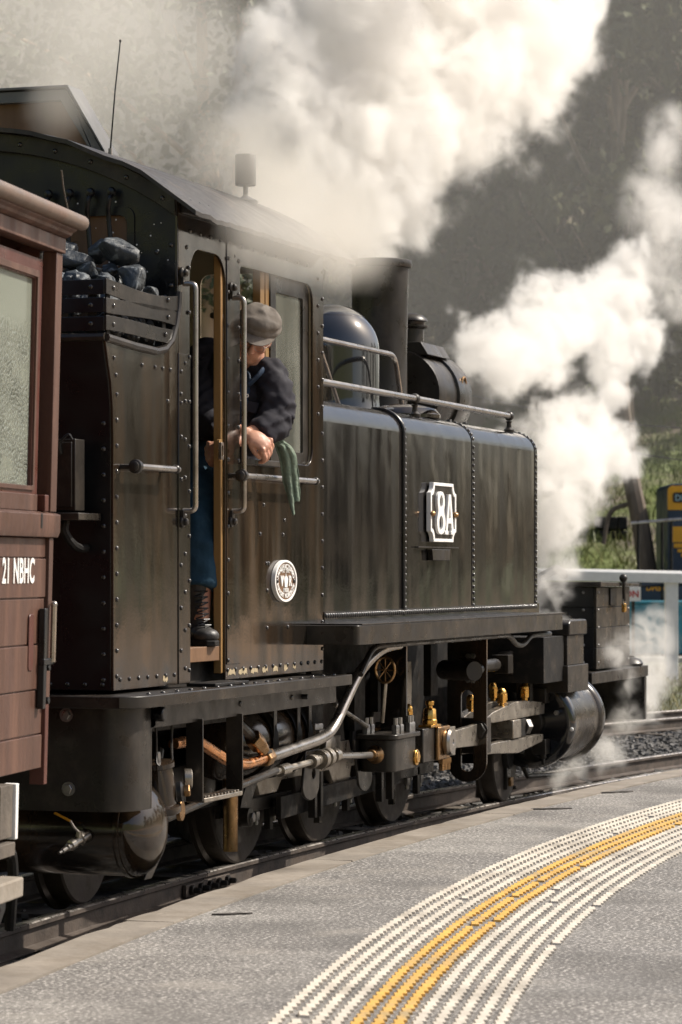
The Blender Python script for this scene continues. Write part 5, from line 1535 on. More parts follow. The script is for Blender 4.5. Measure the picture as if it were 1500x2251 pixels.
def trunk_mesh(name, seed, h, r0, blobs):
    r_ = random.Random(seed)
    mb = MB()
    lean = (r_.uniform(-.6, .6), r_.uniform(-.6, .6))
    path = [(lean[0] * t * t + .15 * math.sin(5 * t + seed), lean[1] * t * t, -1 + (h + 1) * t) for t in (0, .2, .4, .6, .8, 1)]
    sp = smooth_path(path, 4)
    mb.tube(sp, [r0 * (1 - .78 * k / (len(sp) - 1)) for k in range(len(sp))], 9)
    for bx, by, bz, rx, rz in blobs:
        t = max(.25, min(.9, (bz - rx - 1) / h))
        b = sp[int(t * (len(sp) - 1))]
        mid = (b + Vector((bx, by, bz))) / 2 + Vector((0, 0, -.4))
        lp_ = smooth_path([b, mid, (bx, by, bz), (bx * 1.1 + r_.uniform(-.5, .5), by * 1.1, bz + rz * .7)], 4)
        mb.tube(lp_, [r0 * .38 * (1 - .85 * k / (len(lp_) - 1)) for k in range(len(lp_))], 6)
    return mb.mesh(name, 60)
def blob_set(seed, n_, h, spread):
    r_ = random.Random(seed)
    return [(r_.uniform(-spread, spread), r_.uniform(-spread, spread), h * r_.uniform(.10, 1.0), r_.uniform(1.3, 2.6), r_.uniform(.9, 1.9)) for _ in range(n_)]
variants = []
for k, (h, n_, sp_) in enumerate(((17, 20, 2.6), (20, 24, 2.4), (14, 18, 3.0), (23, 24, 2.8))):
    bl_ = blob_set(20 + k, n_, h, sp_)
    tm = trunk_mesh('trunk', 40 + k, h, .30, bl_)
    tm.materials.append(M['bark'])
    cm = crown_mesh('crown', 60 + k, bl_, 190, 72, .42)
    cm.materials.append(M['leaf'])
    variants.append((tm, cm))
kinds = ['spreading', 'tall upright', 'low bushy', 'very tall thin']
def tree(p, k, s, rz, label, grp='trees on the hillside'):
    root = empty('eucalypt_tree', p, label, 'tree', grp, rot=(0, 0, rz))
    root.scale = (s, s, s)
    for nm, me in (('trunk', variants[k][0]), ('crown', variants[k][1])):
        o = bpy.data.objects.new(nm, me)
        COL.objects.link(o)
        o.parent = root
    return root
r_ = random.Random(77)
rows = ((88, 3.4, 10, 'lowest'), (97, 3.6, 10, 'second'), (108, 4.2, 10, 'third'), (124, 5.5, 10, 'topmost'))
places = ['beyond the carriage roof', 'behind the aerial', 'beyond the cab roof', 'left of the chimney', 'behind the chimney', 'just right of the chimney', 'above the headlamp', 'beyond the tank front', 'behind the front steam', 'at the far right']
cnt = 0
for d, stp, n_, nm in rows:
    for i in range(n_):
        l = -d * .135 + (d * .135 + d * .125) * i / (n_ - 1) + r_.uniform(-1, 1) * stp * .25
        k = r_.randrange(4)
        p = yard(d + r_.uniform(-3, 3), l)
        tree(p, k, r_.uniform(.85, 1.2), r_.uniform(0, 6.28), '%s eucalypt %s, in the %s row up the hillside' % (kinds[k], places[i], nm))
# trees round the rest of the station clearing, seen in the engine's paint
for i in range(24):
    l = 34 + r_.uniform(0, 14)
    d = 10 + i * 4.4
    k = r_.randrange(4)
    tree(yard(d, l + 14), k, r_.uniform(.4, .75), r_.uniform(0, 6.28), 'eucalypt standing across the gravel forecourt behind the platform', 'trees beyond the platform')
for i in range(8):
    k = r_.randrange(4)
    tree(yard(22 + i * 6, -13 - r_.uniform(0, 3)), k, r_.uniform(.8, 1.0), r_.uniform(0, 6.28), '%s eucalypt beside the second track on the yard\'s far edge' % kinds[k], 'trees beside the second track')
# nearer wattle whose leaves show through the drifting smoke
nb_ = [(-2.2, 0, 7.6, 1.6, 1.2), (-.6, .3, 8.4, 1.5, 1.1), (.6, -.2, 7.2, 1.3, 1.0), (-1.2, .2, 6.2, 1.5, .9), (.9, .1, 8.9, 1.0, .8), (-3.4, 0, 8.6, 1.5, 1.2), (-2.6, .2, 5.6, 1.3, .9), (.2, 0, 5.6, 1.0, .8), (-3.8, .1, 6.6, 1.3, 1.1)]
np_ = yard(37, -1.45, -.2)
ntree = empty('wattle_tree', np_, 'nearer leafy tree with pale twin trunk behind the cab roof', 'tree', None, rot=(0, 0, YAW))
cmn = crown_mesh('crown', 91, nb_, 300, 34, .15, .2)
cmn.materials.append(M['leaf2'])
o = bpy.data.objects.new('crown', cmn); COL.objects.link(o); o.parent = ntree
tn = MB()
for dx in (-.12, .12):
    sp_ = smooth_path([(dx * .5, 0, -.3), (dx, 0, 3), (dx * 1.6, 0, 6), (dx * 2.2, .1, 9.2)], 4)
    tn.tube(sp_, [.13 - .07 * k / (len(sp_) - 1) for k in range(len(sp_))], 8)
for bx, by, bz, rx, rz in nb_:
    sp_ = smooth_path([(0, 0, bz - 2.2), (bx * .5, by, bz - .8), (bx, by, bz)], 4)
    tn.tube(sp_, [.05 - .04 * k / (len(sp_) - 1) for k in range(len(sp_))], 6)
M['palebark'] = mat('pale_peeling_bark', (0.42, 0.30, 0.20), .8, var=.3, vscale=2, streak=True, bump=.3)
link('trunk', tn.mesh('trunk', 60), M['palebark'], ntree, 0, True)
# grass on the bank and along the far ballast
def grass(name, n_, fn, h0, h1, m_, label, seed):
    r_ = random.Random(seed)
    v, f = [], []
    for _ in range(n_):
        p = fn(r_)
        h = r_.uniform(h0, h1)
        a = r_.uniform(0, 6.28)
        w = Vector((math.cos(a), math.sin(a), 0)) * h * .06
        t = Vector((r_.gauss(0, .35), r_.gauss(0, .35), 1)) * h
        k = len(v)
        v += [p - w, p + w, p + t * .6 + w * .6, p + t + Vector((t.x, t.y, 0)) * .3, p + t * .6 - w * .6]
        f.append((k, k + 1, k + 2, k + 3, k + 4))
    me = bpy.data.meshes.new(name)
    me.from_pydata([tuple(p) for p in v], [], f)
    return link(name, me, m_, None, 0, True, label=label, cat='grass', kind='stuff')
M['grass'] = mat('bank_grass', (0.115, 0.150, 0.028), .6, var=.35, vscale=.7, col2=(0.19, 0.18, 0.06), c2scale=.6)
M['dry'] = mat('dry_grass', (0.25, 0.22, 0.10), .7, var=.3, vscale=1.5, col2=(0.13, 0.15, 0.05), c2scale=.8)
grass('bank_grass', 15000, lambda r_: yard(69 + 22 * r_.random() ** 1.3, r_.uniform(2.2, 12)), .12, .4, M['grass'], 'green grass covering the bank below the trees', 4)
grass('trackside_grass', 7000, lambda r_: yard(r_.uniform(33, 54), r_.uniform(3.2, 7.0), -.21), .05, .16, M['dry'], 'short dry grass growing beyond the second track', 6)
# ================================================================== the engine driver
def fuse(mb, name, vox, smooth_it=4, disp=0.0, dscale=8.0, seed=0.0, fold=None):
    """melt overlapping pieces into one continuous skin"""
    me = bpy.data.meshes.new(name)
    me.from_pydata(mb.v, [], mb.f)
    bm = bmesh.new(); bm.from_mesh(me)
    bmesh.ops.recalc_face_normals(bm, faces=bm.faces)
    bm.to_mesh(me); bm.free()
    o = bpy.data.objects.new(name, me)
    COL.objects.link(o)
    rm = o.modifiers.new('r', 'REMESH'); rm.mode = 'VOXEL'; rm.voxel_size = vox
    sm = o.modifiers.new('s', 'SMOOTH'); sm.factor = .5; sm.iterations = smooth_it
    dg = bpy.context.evaluated_depsgraph_get()
    out = bpy.data.meshes.new_from_object(o.evaluated_get(dg))
    bpy.data.objects.remove(o)
    if disp or fold:
        nrm = [v.normal.copy() for v in out.vertices]
        for v, n_ in zip(out.vertices, nrm):
            d = 0.0
            if disp:
                d += disp * noise.noise(v.co * dscale + Vector((seed, 0, 0)))
            if fold:
                d += fold(v.co)
            v.co += n_ * d
    out.shade_smooth()
    out.name = name
    return out
M['skin'] = mat('ruddy_skin', (0.52, 0.27, 0.18), .5, var=.12, vscale=14, bump=.12, bscale=55, col2=(.50, .20, .15), c2scale=9, c2lo=.5, c2hi=.75)
M['skin'].node_tree.nodes['Principled BSDF'].inputs['Subsurface Weight'].default_value = .12
M['skin'].node_tree.nodes['Principled BSDF'].inputs['Subsurface Radius'].default_value = (.012, .005, .003)
M['jacket'] = mat('worn_black_jacket', (0.024, 0.023, 0.030), .85, var=.18, vscale=3, bump=.3, bscale=14, spec=.25)
M['denim'] = mat('blue_denim', (0.022, 0.058, 0.095), .85, var=.3, vscale=5, bump=.3, bscale=30, col2=(.045, .09, .13), c2scale=4, spec=.25)
M['shirt'] = mat('navy_shirt', (0.016, 0.036, 0.075), .8, var=.25, vscale=8, bump=.2)
M['capcloth'] = mat('grey_cap_cloth', (0.15, 0.128, 0.108), .85, var=.2, vscale=9, bump=.35, bscale=35, col2=(.12, .10, .085), c2scale=7, c2lo=.5, c2hi=.7)
M['hair'] = mat('grey_hair', (0.42, 0.37, 0.31), .6, var=.2, vscale=30, bump=.5, bscale=60)
M['bootl'] = mat('scuffed_black_boot', (0.030, 0.028, 0.027), .5, var=.4, vscale=10, bump=.35, bscale=40, col2=(.075, .065, .055), c2scale=9)

HC = Vector((-1.0, .008, 2.648))
Rv, Uv, Bv = Vector((.3128, -.9498, 0)), Vector((0, 0, 1)), Vector((-.9498, -.3128, 0))
hf = (Bv * .86 - Uv * .48 - Rv * .08).normalized()          # where the face looks: down at the platform
hz = (Uv * .84 + Bv * .45 + Rv * .32)
hz = (hz - hf * hz.dot(hf)).normalized()
hx = hf.cross(hz).normalized()
if hx.dot(Rv) < 0:
    hx = -hx
HR = Matrix((hx, hf, hz)).transposed()
def H(a, b, c):
    return HC + HR @ Vector((a, b, c))
body = MB()
# skull, jaw, features
body.ball(H(0, -.005, .02), .1, 20, 14, (.76, .95, 1.0), HR)
body.ball(H(0, .025, -.045), .085, 18, 12, (.72, .82, .9), HR)
body.ball(H(0, .055, -.095), .036, 14, 10, (1.0, .8, .8), HR)            # chin
for s in (-1, 1):
    body.ball(H(s * .04, .068, -.022), .026, 12, 8, (1.1, .8, .9), HR)    # cheeks
    body.ball(H(s * .032, .085, .022), .02, 12, 8, (1.3, .5, .45), HR)    # brows
    body.ball(H(s * .078, -.01, -.01), .03, 12, 8, (.3, .7, 1.1), HR)     # ears
    body.ball(H(s * .03, .06, -.075), .022, 10, 8, (1.1, .8, .9), HR)     # jowls
body.tube([H(0, .085, .015), H(0, .104, -.012), H(0, .116, -.032), H(0, .098, -.042)], [.009, .012, .0165, .011], 10)
for s in (-1, 1):
    body.ball(H(s * .013, .10, -.037), .0095, 10, 8)
body.ball(H(0, .082, -.066), .019, 12, 8, (1.3, .5, .32), HR)
body.ball(H(0, .080, -.078), .018, 12, 8, (1.15, .55, .36), HR)
# neck, trunk, arms, legs as tapering limbs
NECK = Vector((-.92, .05, 2.50))
body.tube(smooth_path([H(0, -.03, -.05), NECK, (-.88, .12, 2.40)], 4), [.056] * 9, 14)
body.tube(smooth_path([(-.87, .13, 2.46), (-.87, .16, 2.3), (-.88, .22, 2.15), (-.90, .28, 2.0)], 4), [(.13, .15)] * 13, 18)
def limb(pts, rs):
    sp = smooth_path(pts, 6)
    m_ = len(rs) - 1
    out = []
    for k in range(len(sp)):
        t = k / (len(sp) - 1) * m_
        i = min(int(t), m_ - 1)
        out.append(rs[i] + (rs[i + 1] - rs[i]) * (t - i))
    body.tube(sp, out, 14)
SHR, ELR, WRR = Vector((-.88, .31, 2.56)), Vector((-1.10, .25, 2.24)), Vector((-1.195, -.03, 2.178))
SHL, ELL, WRL = Vector((-.90, -.03, 2.46)), Vector((-.975, -.095, 2.25)), Vector((-1.26, .03, 2.125))
limb([SHR, (SHR + ELR) / 2, ELR], [.055, .05, .042])
limb([ELR, (ELR + WRR) / 2 + Vector((0, 0, .006)), WRR], [.044, .038, .027])
limb([SHL, (SHL + ELL) / 2, ELL], [.055, .05, .042])
limb([ELL, (ELL + WRL) / 2, WRL], [.044, .038, .027])
limb([(-1.0, .28, 2.0), (-1.36, .145, 1.713), (-1.44, .118, 1.30)], [.09, .065, .045])
limb([(-.88, .40, 2.0), (-.92, .42, 1.68), (-.85, .42, 1.30)], [.09, .065, .045])
# hands
def hand(wr, fwd, back, thumb_side, curl, sc_=1.0):
    """wr wrist, fwd along the hand, back = direction the back of the hand faces"""
    fwd = Vector(fwd).normalized()
    back = Vector(back); back = (back - fwd * back.dot(fwd)).normalized()
    side = fwd.cross(back) * thumb_side
    pal = wr + fwd * .045 * sc_
    rot = Matrix((fwd, side, back)).transposed()
    body.ball(pal, .05 * sc_, 14, 10, (1.05, .85, .40), rot)
    body.ball(pal + fwd * .028 * sc_, .044 * sc_, 14, 10, (.7, .95, .36), rot)
    for i, (off, l) in enumerate(((.033, .074), (.011, .082), (-.012, .076), (-.034, .06))):
        p = pal + fwd * .042 * sc_ + side * off * sc_
        pts, d = [p - fwd * .01], fwd.copy()
        ang = curl[0]
        for j, fr in enumerate((.48, .3, .22)):
            ax = side
            d = Matrix.Rotation(ang * thumb_side, 3, side) @ d
            ang = curl[1]
            pts.append(pts[-1] + d * l * fr * sc_ * 1.15)
        body.ball(p + back * .004, .0118 * sc_, 10, 8)
        body.tube(smooth_path(pts, 3), [.0112 * sc_] * 4 + [.0102 * sc_] * 3 + [.0085 * sc_] * 3, 10)
        body.ball(pts[-1], .0086 * sc_, 10, 8)
    t0 = wr + fwd * .025 * sc_ + side * .03 * sc_
    t1 = t0 + (fwd * .75 + side * .22 - back * .55).normalized() * .04 * sc_
    t2 = t1 + (fwd * .9 + side * .05 - back * .35).normalized() * .035 * sc_
    body.tube(smooth_path([t0, t1, t2], 4), [.015 * sc_, .0145 * sc_, .0135 * sc_, .0125 * sc_, .012 * sc_, .0115 * sc_, .011 * sc_, .0105 * sc_, .0095 * sc_], 10)
    body.ball(t2, .0095 * sc_, 10, 8)
hand(WRR, Rv * .82 - Uv * .55 + Bv * .05, Uv * .62 + Bv * .72 + Rv * .2, 1, (-.75, -.75), 1.18)
hand(WRL, -Rv * .93 - Uv * .25 + Bv * .15, Uv * .65 + Bv * .75, -1, (-.9, -1.05), 1.15)
bm_ = fuse(body, 'person', .0055, 3)
DRV = link('person', bm_, M['skin'], None, 0, True, label='engine driver in grey cap and dark jacket leaning on the cab window sill', cat='person')
DRV_OK = True
def wear(mb, name, m, vox=.009, it=4, **k):
    me = fuse(mb, name, vox, it, **k)
    return link(name, me, M[m], DRV, 0, True)
# jacket: trunk, sleeves, collar
jk = MB()
jk.tube(smooth_path([(-.885, .10, 2.50), (-.88, .14, 2.44), (-.875, .16, 2.30), (-.88, .215, 2.15), (-.90, .26, 2.03)], 4), [(.09, .10)] + [(.15, .165)] * 5 + [(.165, .185)] * 7 + [(.165, .19)] * 4, 22)
def sleeve(pts, rs):
    sp = smooth_path(pts, 6)
    m_ = len(rs) - 1
    out = []
    for k in range(len(sp)):
        t = k / (len(sp) - 1) * m_
        i = min(int(t), m_ - 1)
        out.append(rs[i] + (rs[i + 1] - rs[i]) * (t - i))
    jk.tube(sp, out, 16)
sleeve([SHR + Vector((0, -.06, .0)), SHR, (SHR + ELR) / 2 + Vector((.01, .01, 0)), ELR], [.07, .085, .080, .072])
sleeve([ELR, ELR + (WRR - ELR) * .42], [.072, .064])
sleeve([SHL + Vector((0, .08, .02)), SHL, (SHL + ELL) / 2 + Vector((.0, -.012, 0)), ELL], [.075, .085, .082, .080])
sleeve([ELL, ELL + (WRL - ELL) * .25 + Vector((0, -.01, -.012)), ELL + (WRL - ELL) * .46 + Vector((0, -.01, -.02))], [.082, .074, .062])
jk.ball(NECK + Vector((.02, .03, -.02)), .09, 16, 10, (.9, .95, .6))
def jfold(p):
    s = noise.noise(Vector((p.x * 7, p.y * 7, p.z * 13 + p.y * 14)))
    t = noise.noise(Vector((p.x * 16 + 5, p.y * 14, p.z * 26 - p.y * 18)))
    return .022 * (1 - abs(s) * 2.4) * .6 + .011 * t
wear(jk, 'jacket', 'jacket', .0085, 3, fold=jfold)
col = MB()
for s, pts in ((1, [(-1.0, .14, 2.50), (-.99, .08, 2.485), (-1.015, .035, 2.455), (-1.035, .06, 2.40)]), (-1, [(-.975, -.03, 2.495), (-1.0, -.025, 2.48), (-1.02, -.005, 2.45), (-1.035, .03, 2.415)])):
    col.tube(smooth_path(pts, 5), [(.008, .017)] * 16, 8)
wear(col, 'shirt_collar', 'shirt', .006, 2)
shp = MB().ball((-.985, .10, 2.36), .09, 16, 12, (.7, .85, 1.35)).ball((-.985, .14, 2.24), .1, 16, 12, (.75, .85, 1.3))
wear(shp, 'shirt_front', 'shirt', .009, 3)
pk = MB().bar((-1.028, .002, 2.335), (-1.04, .014, 2.285), .05, .008, up=(-1, -.3, .1))
link('chest_pocket', pk.mesh('chest_pocket'), M['jacket'], DRV, .002, True)
# badge lettering of the overalls bib
bt = bpy.data.curves.new('bib_lettering', 'FONT'); bt.body = 'LP'; bt.size = .05; bt.extrude = .001; bt.resolution_u = 2
to = bpy.data.objects.new('bib', bt); COL.objects.link(to); bpy.context.view_layer.update()
tme = bpy.data.meshes.new_from_object(to); bpy.data.objects.remove(to)
tr_ = Matrix((Rv, Uv, Bv)).transposed().to_4x4()
tme.transform(Matrix.Translation((-1.062, .068, 2.34)) @ tr_)
link('bib_lettering', tme, M['white'], DRV, 0, True)
# jeans
jn = MB()
for pts in ([(-1.0, .26, 2.06), (-1.22, .20, 1.9), (-1.36, .145, 1.72), (-1.41, .125, 1.56), (-1.435, .118, 1.455)], [(-.88, .38, 2.06), (-.89, .40, 1.9), (-.92, .42, 1.68), (-.87, .42, 1.55), (-.85, .42, 1.455)]):
    sp = smooth_path(pts, 5)
    jn.tube(sp, [.118 - .04 * k / (len(sp) - 1) for k in range(len(sp))], 18)
jn.ball((-.90, .30, 2.03), .16, 18, 12, (1, 1.05, .7))
def dfold(p):
    return .014 * noise.noise(Vector((p.x * 9, p.y * 9, p.z * 4))) + .010 * noise.noise(Vector((p.x * 14, p.y * 10, p.z * 20)))
wear(jn, 'jeans', 'denim', .009, 3, fold=dfold)
# boots
for (ax, ay, dx, dy) in ((-1.43, .135, -.13, -.10), (-.85, .42, -.15, -.14)):
    bo = MB()
    d = Vector((dx, dy, 0)).normalized()
    a = Vector((ax, ay, 0))
    bo.tube([a + Vector((0, 0, 1.49)), a + Vector((0, 0, 1.40)), a + Vector((0, 0, 1.30)), a + d * .01 + Vector((0, 0, 1.24))], [.060, .056, .052, .054], 14)
    bo.ball(a - d * .015 + Vector((0, 0, 1.235)), .055, 14, 10, (1, 1, .8))
    bo.ball(a + d * .08 + Vector((0, 0, 1.243)), .06, 14, 10, (1.05, 1.0, .66))
    bo.ball(a + d * .15 + Vector((0, 0, 1.236)), .056, 14, 10, (1.1, 1.05, .66))
    b_ = wear(bo, 'boot', 'bootl', .007, 3)
    so = MB()
    sd = Vector((-d.y, d.x, 0))
    outl = [a + d * t + sd * w for t, w in ((-.065, .03), (-.03, .042), (.05, .04), (.12, .055), (.18, .05), (.215, .02), (.215, -.02), (.18, -.05), (.12, -.055), (.05, -.04), (-.03, -.042), (-.065, -.03))]
    so.prism([(p.x, p.y) for p in outl], 'xy', 1.189, 1.215)
    link('boot_sole', so.mesh('boot_sole'), M['dull'], b_, .004, True)
    lc = MB()
    for k in range(7):
        c = a + d * (.052 + .004 * k + .0035 * max(0, k - 3) ** 2) + Vector((0, 0, 1.44 - .026 * k))
        lc.tube([c + sd * .032, c + d * .012, c - sd * .032], .004, 6)
        lc.tube([c + sd * .03, c + d * .014 + Vector((0, 0, -.012)), c - sd * .03 + Vector((0, 0, -.022))], .0035, 6)
    link('boot_laces', lc.mesh('boot_laces'), M['edge'], b_, 0, True, kind='stuff')
# cap: soft crown over a band, stiff peak
cpm = MB()
cpm.ball(H(0, -.012, .094), .1, 22, 12, (1.02, 1.12, .50), HR)
cpm.ball(H(0, .03, .104), .09, 22, 12, (1.05, 1.0, .40), HR)
cpm.tube([H(.088 * math.cos(t), -.005 + .106 * math.sin(t), .07) for t in [2 * math.pi * k / 24 for k in range(24)]], .022, 8, closed=True)
def cfold(p):
    return .007 * noise.noise(p * 22) + .005 * (1 - abs(noise.noise(p * 12 + Vector((4, 0, 0)))) * 3)
cap = wear(cpm, 'cap', 'capcloth', .006, 3, fold=cfold)
pkm = MB()
npk = 16
top_, bot_ = [], []
for ring, (r0, dz, fw) in enumerate(((.0, 0.0, 0.0), (.5, -.008, .035), (1.0, -.020, .078))):
    for k in range(npk + 1):
        t = R(20 + 140 * k / npk)
        w = math.sin(math.pi * k / npk) ** .6
        pkm.v.append(tuple(H(.092 * math.cos(t) * (1 + .10 * r0), -.005 + .110 * math.sin(t) + fw * w, .066 + dz * (0.5 + .5 * w))))
for ring, (r0, dz, fw) in enumerate(((.0, -.006, 0.0), (.5, -.013, .034), (1.0, -.024, .076))):
    for k in range(npk + 1):
        t = R(20 + 140 * k / npk)
        w = math.sin(math.pi * k / npk) ** .6
        pkm.v.append(tuple(H(.092 * math.cos(t) * (1 + .10 * r0), -.005 + .110 * math.sin(t) + fw * w, .066 + dz * (0.5 + .5 * w))))
Wp = npk + 1
for ring in range(2):
    for k in range(npk):
        a = ring * Wp + k
        pkm.f += [(a, a + 1, a + Wp + 1, a + Wp), (3 * Wp + a, 3 * Wp + a + 1, 3 * Wp + a + Wp + 1, 3 * Wp + a + Wp)]
for k in range(npk):
    pkm.f += [(2 * Wp + k, 2 * Wp + k + 1, 5 * Wp + k + 1, 5 * Wp + k), (k, k + 1, 3 * Wp + k + 1, 3 * Wp + k)]
for ring in range(2):
    for k in (0, npk):
        a = ring * Wp + k
        pkm.f.append((a, a + Wp, 3 * Wp + a + Wp, 3 * Wp + a))
link('cap_peak', pkm.mesh('cap_peak', 60), M['capcloth'], cap, 0, True)
# hair at the nape and temples, spectacles, eyes
hr = MB()
for s in (-1, 1):
    hr.ball(H(s * .072, -.02, .025), .03, 12, 8, (.5, 1.2, 1.0), HR)
hr.ball(H(0, -.085, .0), .06, 14, 10, (1.1, .5, .9), HR)
wear(hr, 'hair', 'hair', .006, 2)
ey = MB()
for s in (-1, 1):
    ey.ball(H(s * .031, .083, .004), .0085, 10, 8, (1.3, .6, .5), HR)
link('eyes', ey.mesh('eyes'), M['bootl'], DRV, 0, True)
gl_ = MB()
for s in (-1, 1):
    gl_.tube([H(s * .033 + .024 * math.cos(t), .103, -.002 + .018 * math.sin(t)) for t in [2 * math.pi * k / 18 for k in range(18)]], .0014, 6, closed=True)
    gl_.tube([H(s * .057, .102, .004), H(s * .075, .06, .008), H(s * .082, -.01, .006)], .0014, 6)
gl_.tube([H(-.009, .104, .004), H(0, .106, .007), H(.009, .104, .004)], .0014, 6)
link('spectacles', gl_.mesh('spectacles'), M['rail'], DRV, 0, True)

# ------------------------------------------------------------------ green rag hanging over the grab rail
rg = MB()
nu, nv = 14, 34
def rag(u, t):
    # t along the cloth: from the sill over the rail and down to a point
    x = -.90 + .02 * math.sin(3 * t)
    path = [(-1.0, -.075, 2.165), (-.965, -.115, 2.125), (-.93, -.128, 2.06), (-.905, -.132, 1.985), (-.895, -.135, 1.92), (-.895, -.137, 1.85), (-.90, -.138, 1.80)]
    k = t * (len(path) - 1)
    i = min(int(k), len(path) - 2)
    p = Vector(path[i]).lerp(Vector(path[i + 1]), k - i)
    w = (.019 + .011 * math.sin(math.pi * min(1, t * 1.25)) + .0025 * noise.noise(Vector((t * 6, u, 2)))) * (1 if t < .68 else max(.05, 1 - (t - .68) / .32))
    fold = (.014 * math.sin(u * 3.6 + t * 2.5) + .006 * noise.noise(Vector((u * 2.5, t * 4, 5)))) * (1 - .35 * t)
    sk = .020 * max(0, t - .6) / .4 + .004 * noise.noise(Vector((t * 3, 0, 8)))
    return p + Rv * (u * w + sk) + Bv * fold + Vector((0, 0, .01 * noise.noise(Vector((u * 2, t * 5, 0)))))
for lay in (0, 1):                            # folded double: a shorter flap lies behind the longer one
    base = len(rg.v)
    for k in range(nv + 1):
        for j in range(nu + 1):
            p = rag(-1 + 2 * j / nu, k / nv * (.80 if lay else 1.0))
            if lay:
                p = p + Rv * (.020 + .004 * noise.noise(Vector((k * .15, 4, 1)))) - Bv * .016
            else:
                p = p - Rv * .006
            p = p + Bv * .004 * noise.noise(Vector((j * .5, k * .4, lay * 9))) + Rv * .004 * noise.noise(Vector((j * .2, k * .5, 3 + lay)))
            rg.v.append(tuple(p))
    for k in range(nv):
        for j in range(nu):
            a = base + k * (nu + 1) + j
            rg.f.append((a, a + 1, a + nu + 2, a + nu + 1))
M['rag'] = mat('green_cotton_rag', (0.15, 0.195, 0.15), .9, var=.3, vscale=20, bump=.6, bscale=60, col2=(.22, .26, .20), c2scale=16, spec=.2)
ro_ = rg.build('cleaning_rag', M['rag'], smooth=80, label='green cleaning rag hanging over the cab grab rail', cat='rag')
sd_ = ro_.modifiers.new('thick', 'SOLIDIFY'); sd_.thickness = .006
ss_ = ro_.modifiers.new('sub', 'SUBSURF'); ss_.levels = 1; ss_.render_levels = 1

# ------------------------------------------------------------------ coal in the bunker
def lump(seed, s, sc_=(1, 1, 1)):
    r_ = random.Random(seed)
    bm = bmesh.new()
    for _ in range(16):
        p = Vector((r_.gauss(0, 1), r_.gauss(0, 1), r_.gauss(0, 1))).normalized() * r_.uniform(.8, 1.05)
        bm.verts.new((p.x * sc_[0] * s, p.y * sc_[1] * s, p.z * sc_[2] * s))
    res = bmesh.ops.convex_hull(bm, input=bm.verts)
    bmesh.ops.delete(bm, geom=[g for g in res['geom_interior'] if isinstance(g, bmesh.types.BMVert)], context='VERTS')
    bmesh.ops.bevel(bm, geom=list(bm.edges), offset=s * .10, segments=2, affect='EDGES', profile=.6)
    bmesh.ops.triangulate(bm, faces=list(bm.faces))
    bmesh.ops.subdivide_edges(bm, edges=list(bm.edges), cuts=1, use_grid_fill=True)
    for v in bm.verts:
        n_ = noise.noise(v.co * (5 / s * .35) + Vector((seed, 0, 0)))
        n2 = noise.noise(v.co * (14 / s * .35) + Vector((0, seed, 0)))
        v.co *= 1 + .10 * n_ + .05 * n2
    me = bpy.data.meshes.new('coal_lump')
    bm.to_mesh(me); bm.free()
    me.materials.append(M['coal'])
    me.shade_smooth()
    me.set_sharp_from_angle(angle=R(38))
    return me
def coal(me, p, rot, label, grp='lumps of coal in the bunker', sc_=1.0):
    o = bpy.data.objects.new('coal_lump', me)
    COL.objects.link(o)
    o.location = p; o.rotation_euler = rot; o.scale = (sc_,) * 3
    return tag(o, label, 'coal', grp)
coal(lump(1, .095, (1.0, 1.1, .85)), (-2.35, .145, 2.925), (.3, .2, .5), 'largest coal lump, lying topmost against the rear wall of the cab')
coal(lump(2, .09, (.8, .8, 1.15)), (-2.38, .08, 2.82), (.2, .5, 1.2), 'tall upright coal lump leaning under the topmost one')
coal(lump(3, .085, (1.2, 1.35, .6)), (-2.42, .33, 2.88), (.1, .1, .3), 'broad flat coal lump beside the carriage roof')
coal(lump(4, .07, (1.1, 1.2, .75)), (-2.45, .255, 2.825), (.2, .1, 2.0), 'rounded coal lump in the middle of the heap')
coal(lump(5, .05, (1, 1, .9)), (-2.36, .185, 2.835), (.5, .1, 1.0), 'small coal lump between the rounded and the upright lump')
for k, (x, y, z, s) in enumerate(((-2.3, .42, 2.93, .075), (-2.22, .30, 2.95, .07), (-2.55, .35, 2.79, .06), (-2.6, .22, 2.77, .055), (-2.5, .14, 2.775, .06), (-2.3, .55, 2.95, .08), (-2.5, .52, 2.85, .07),
                                   (-2.2, .14, 2.82, .07), (-2.62, .10, 2.755, .05), (-2.25, .04, 2.745, .05), (-2.65, .45, 2.78, .06), (-2.4, .70, 2.92, .08))):
    nm_ = ['wedge shaped', 'blunt', 'split', 'narrow', 'squat', 'angular', 'dull', 'chipped', 'low', 'little', 'grey faced', 'heavy'][k]
    wh_ = ['behind the flat lump', 'against the guard bars', 'in front of the flat lump', 'over the rear coal rail', 'over the corner of the coal rails', 'below the window guard', 'behind the carriage roof', 'behind the upright lump', 'at the rail corner', 'at the curved bunker rim', 'above the rear rail', 'at the far middle'][k]
    coal(lump(40 + k, s, (1.1, 1.05, .8)), (x, y, z), (k * .7, k * .3, k * 1.1), nm_ + ' coal lump ' + wh_)
coal(lump(6, .06, (1.1, 1.1, .8)), (-2.5, .40, 2.80), (.4, .3, .2), 'coal lump at the carriage end of the heap')
variants_c = [lump(10 + k, .05, (1.1, 1.0, .75)) for k in range(5)]
r_ = random.Random(31)
where = ['along the near coal rails', 'in the middle of the bunker', 'towards the far side of the bunker']
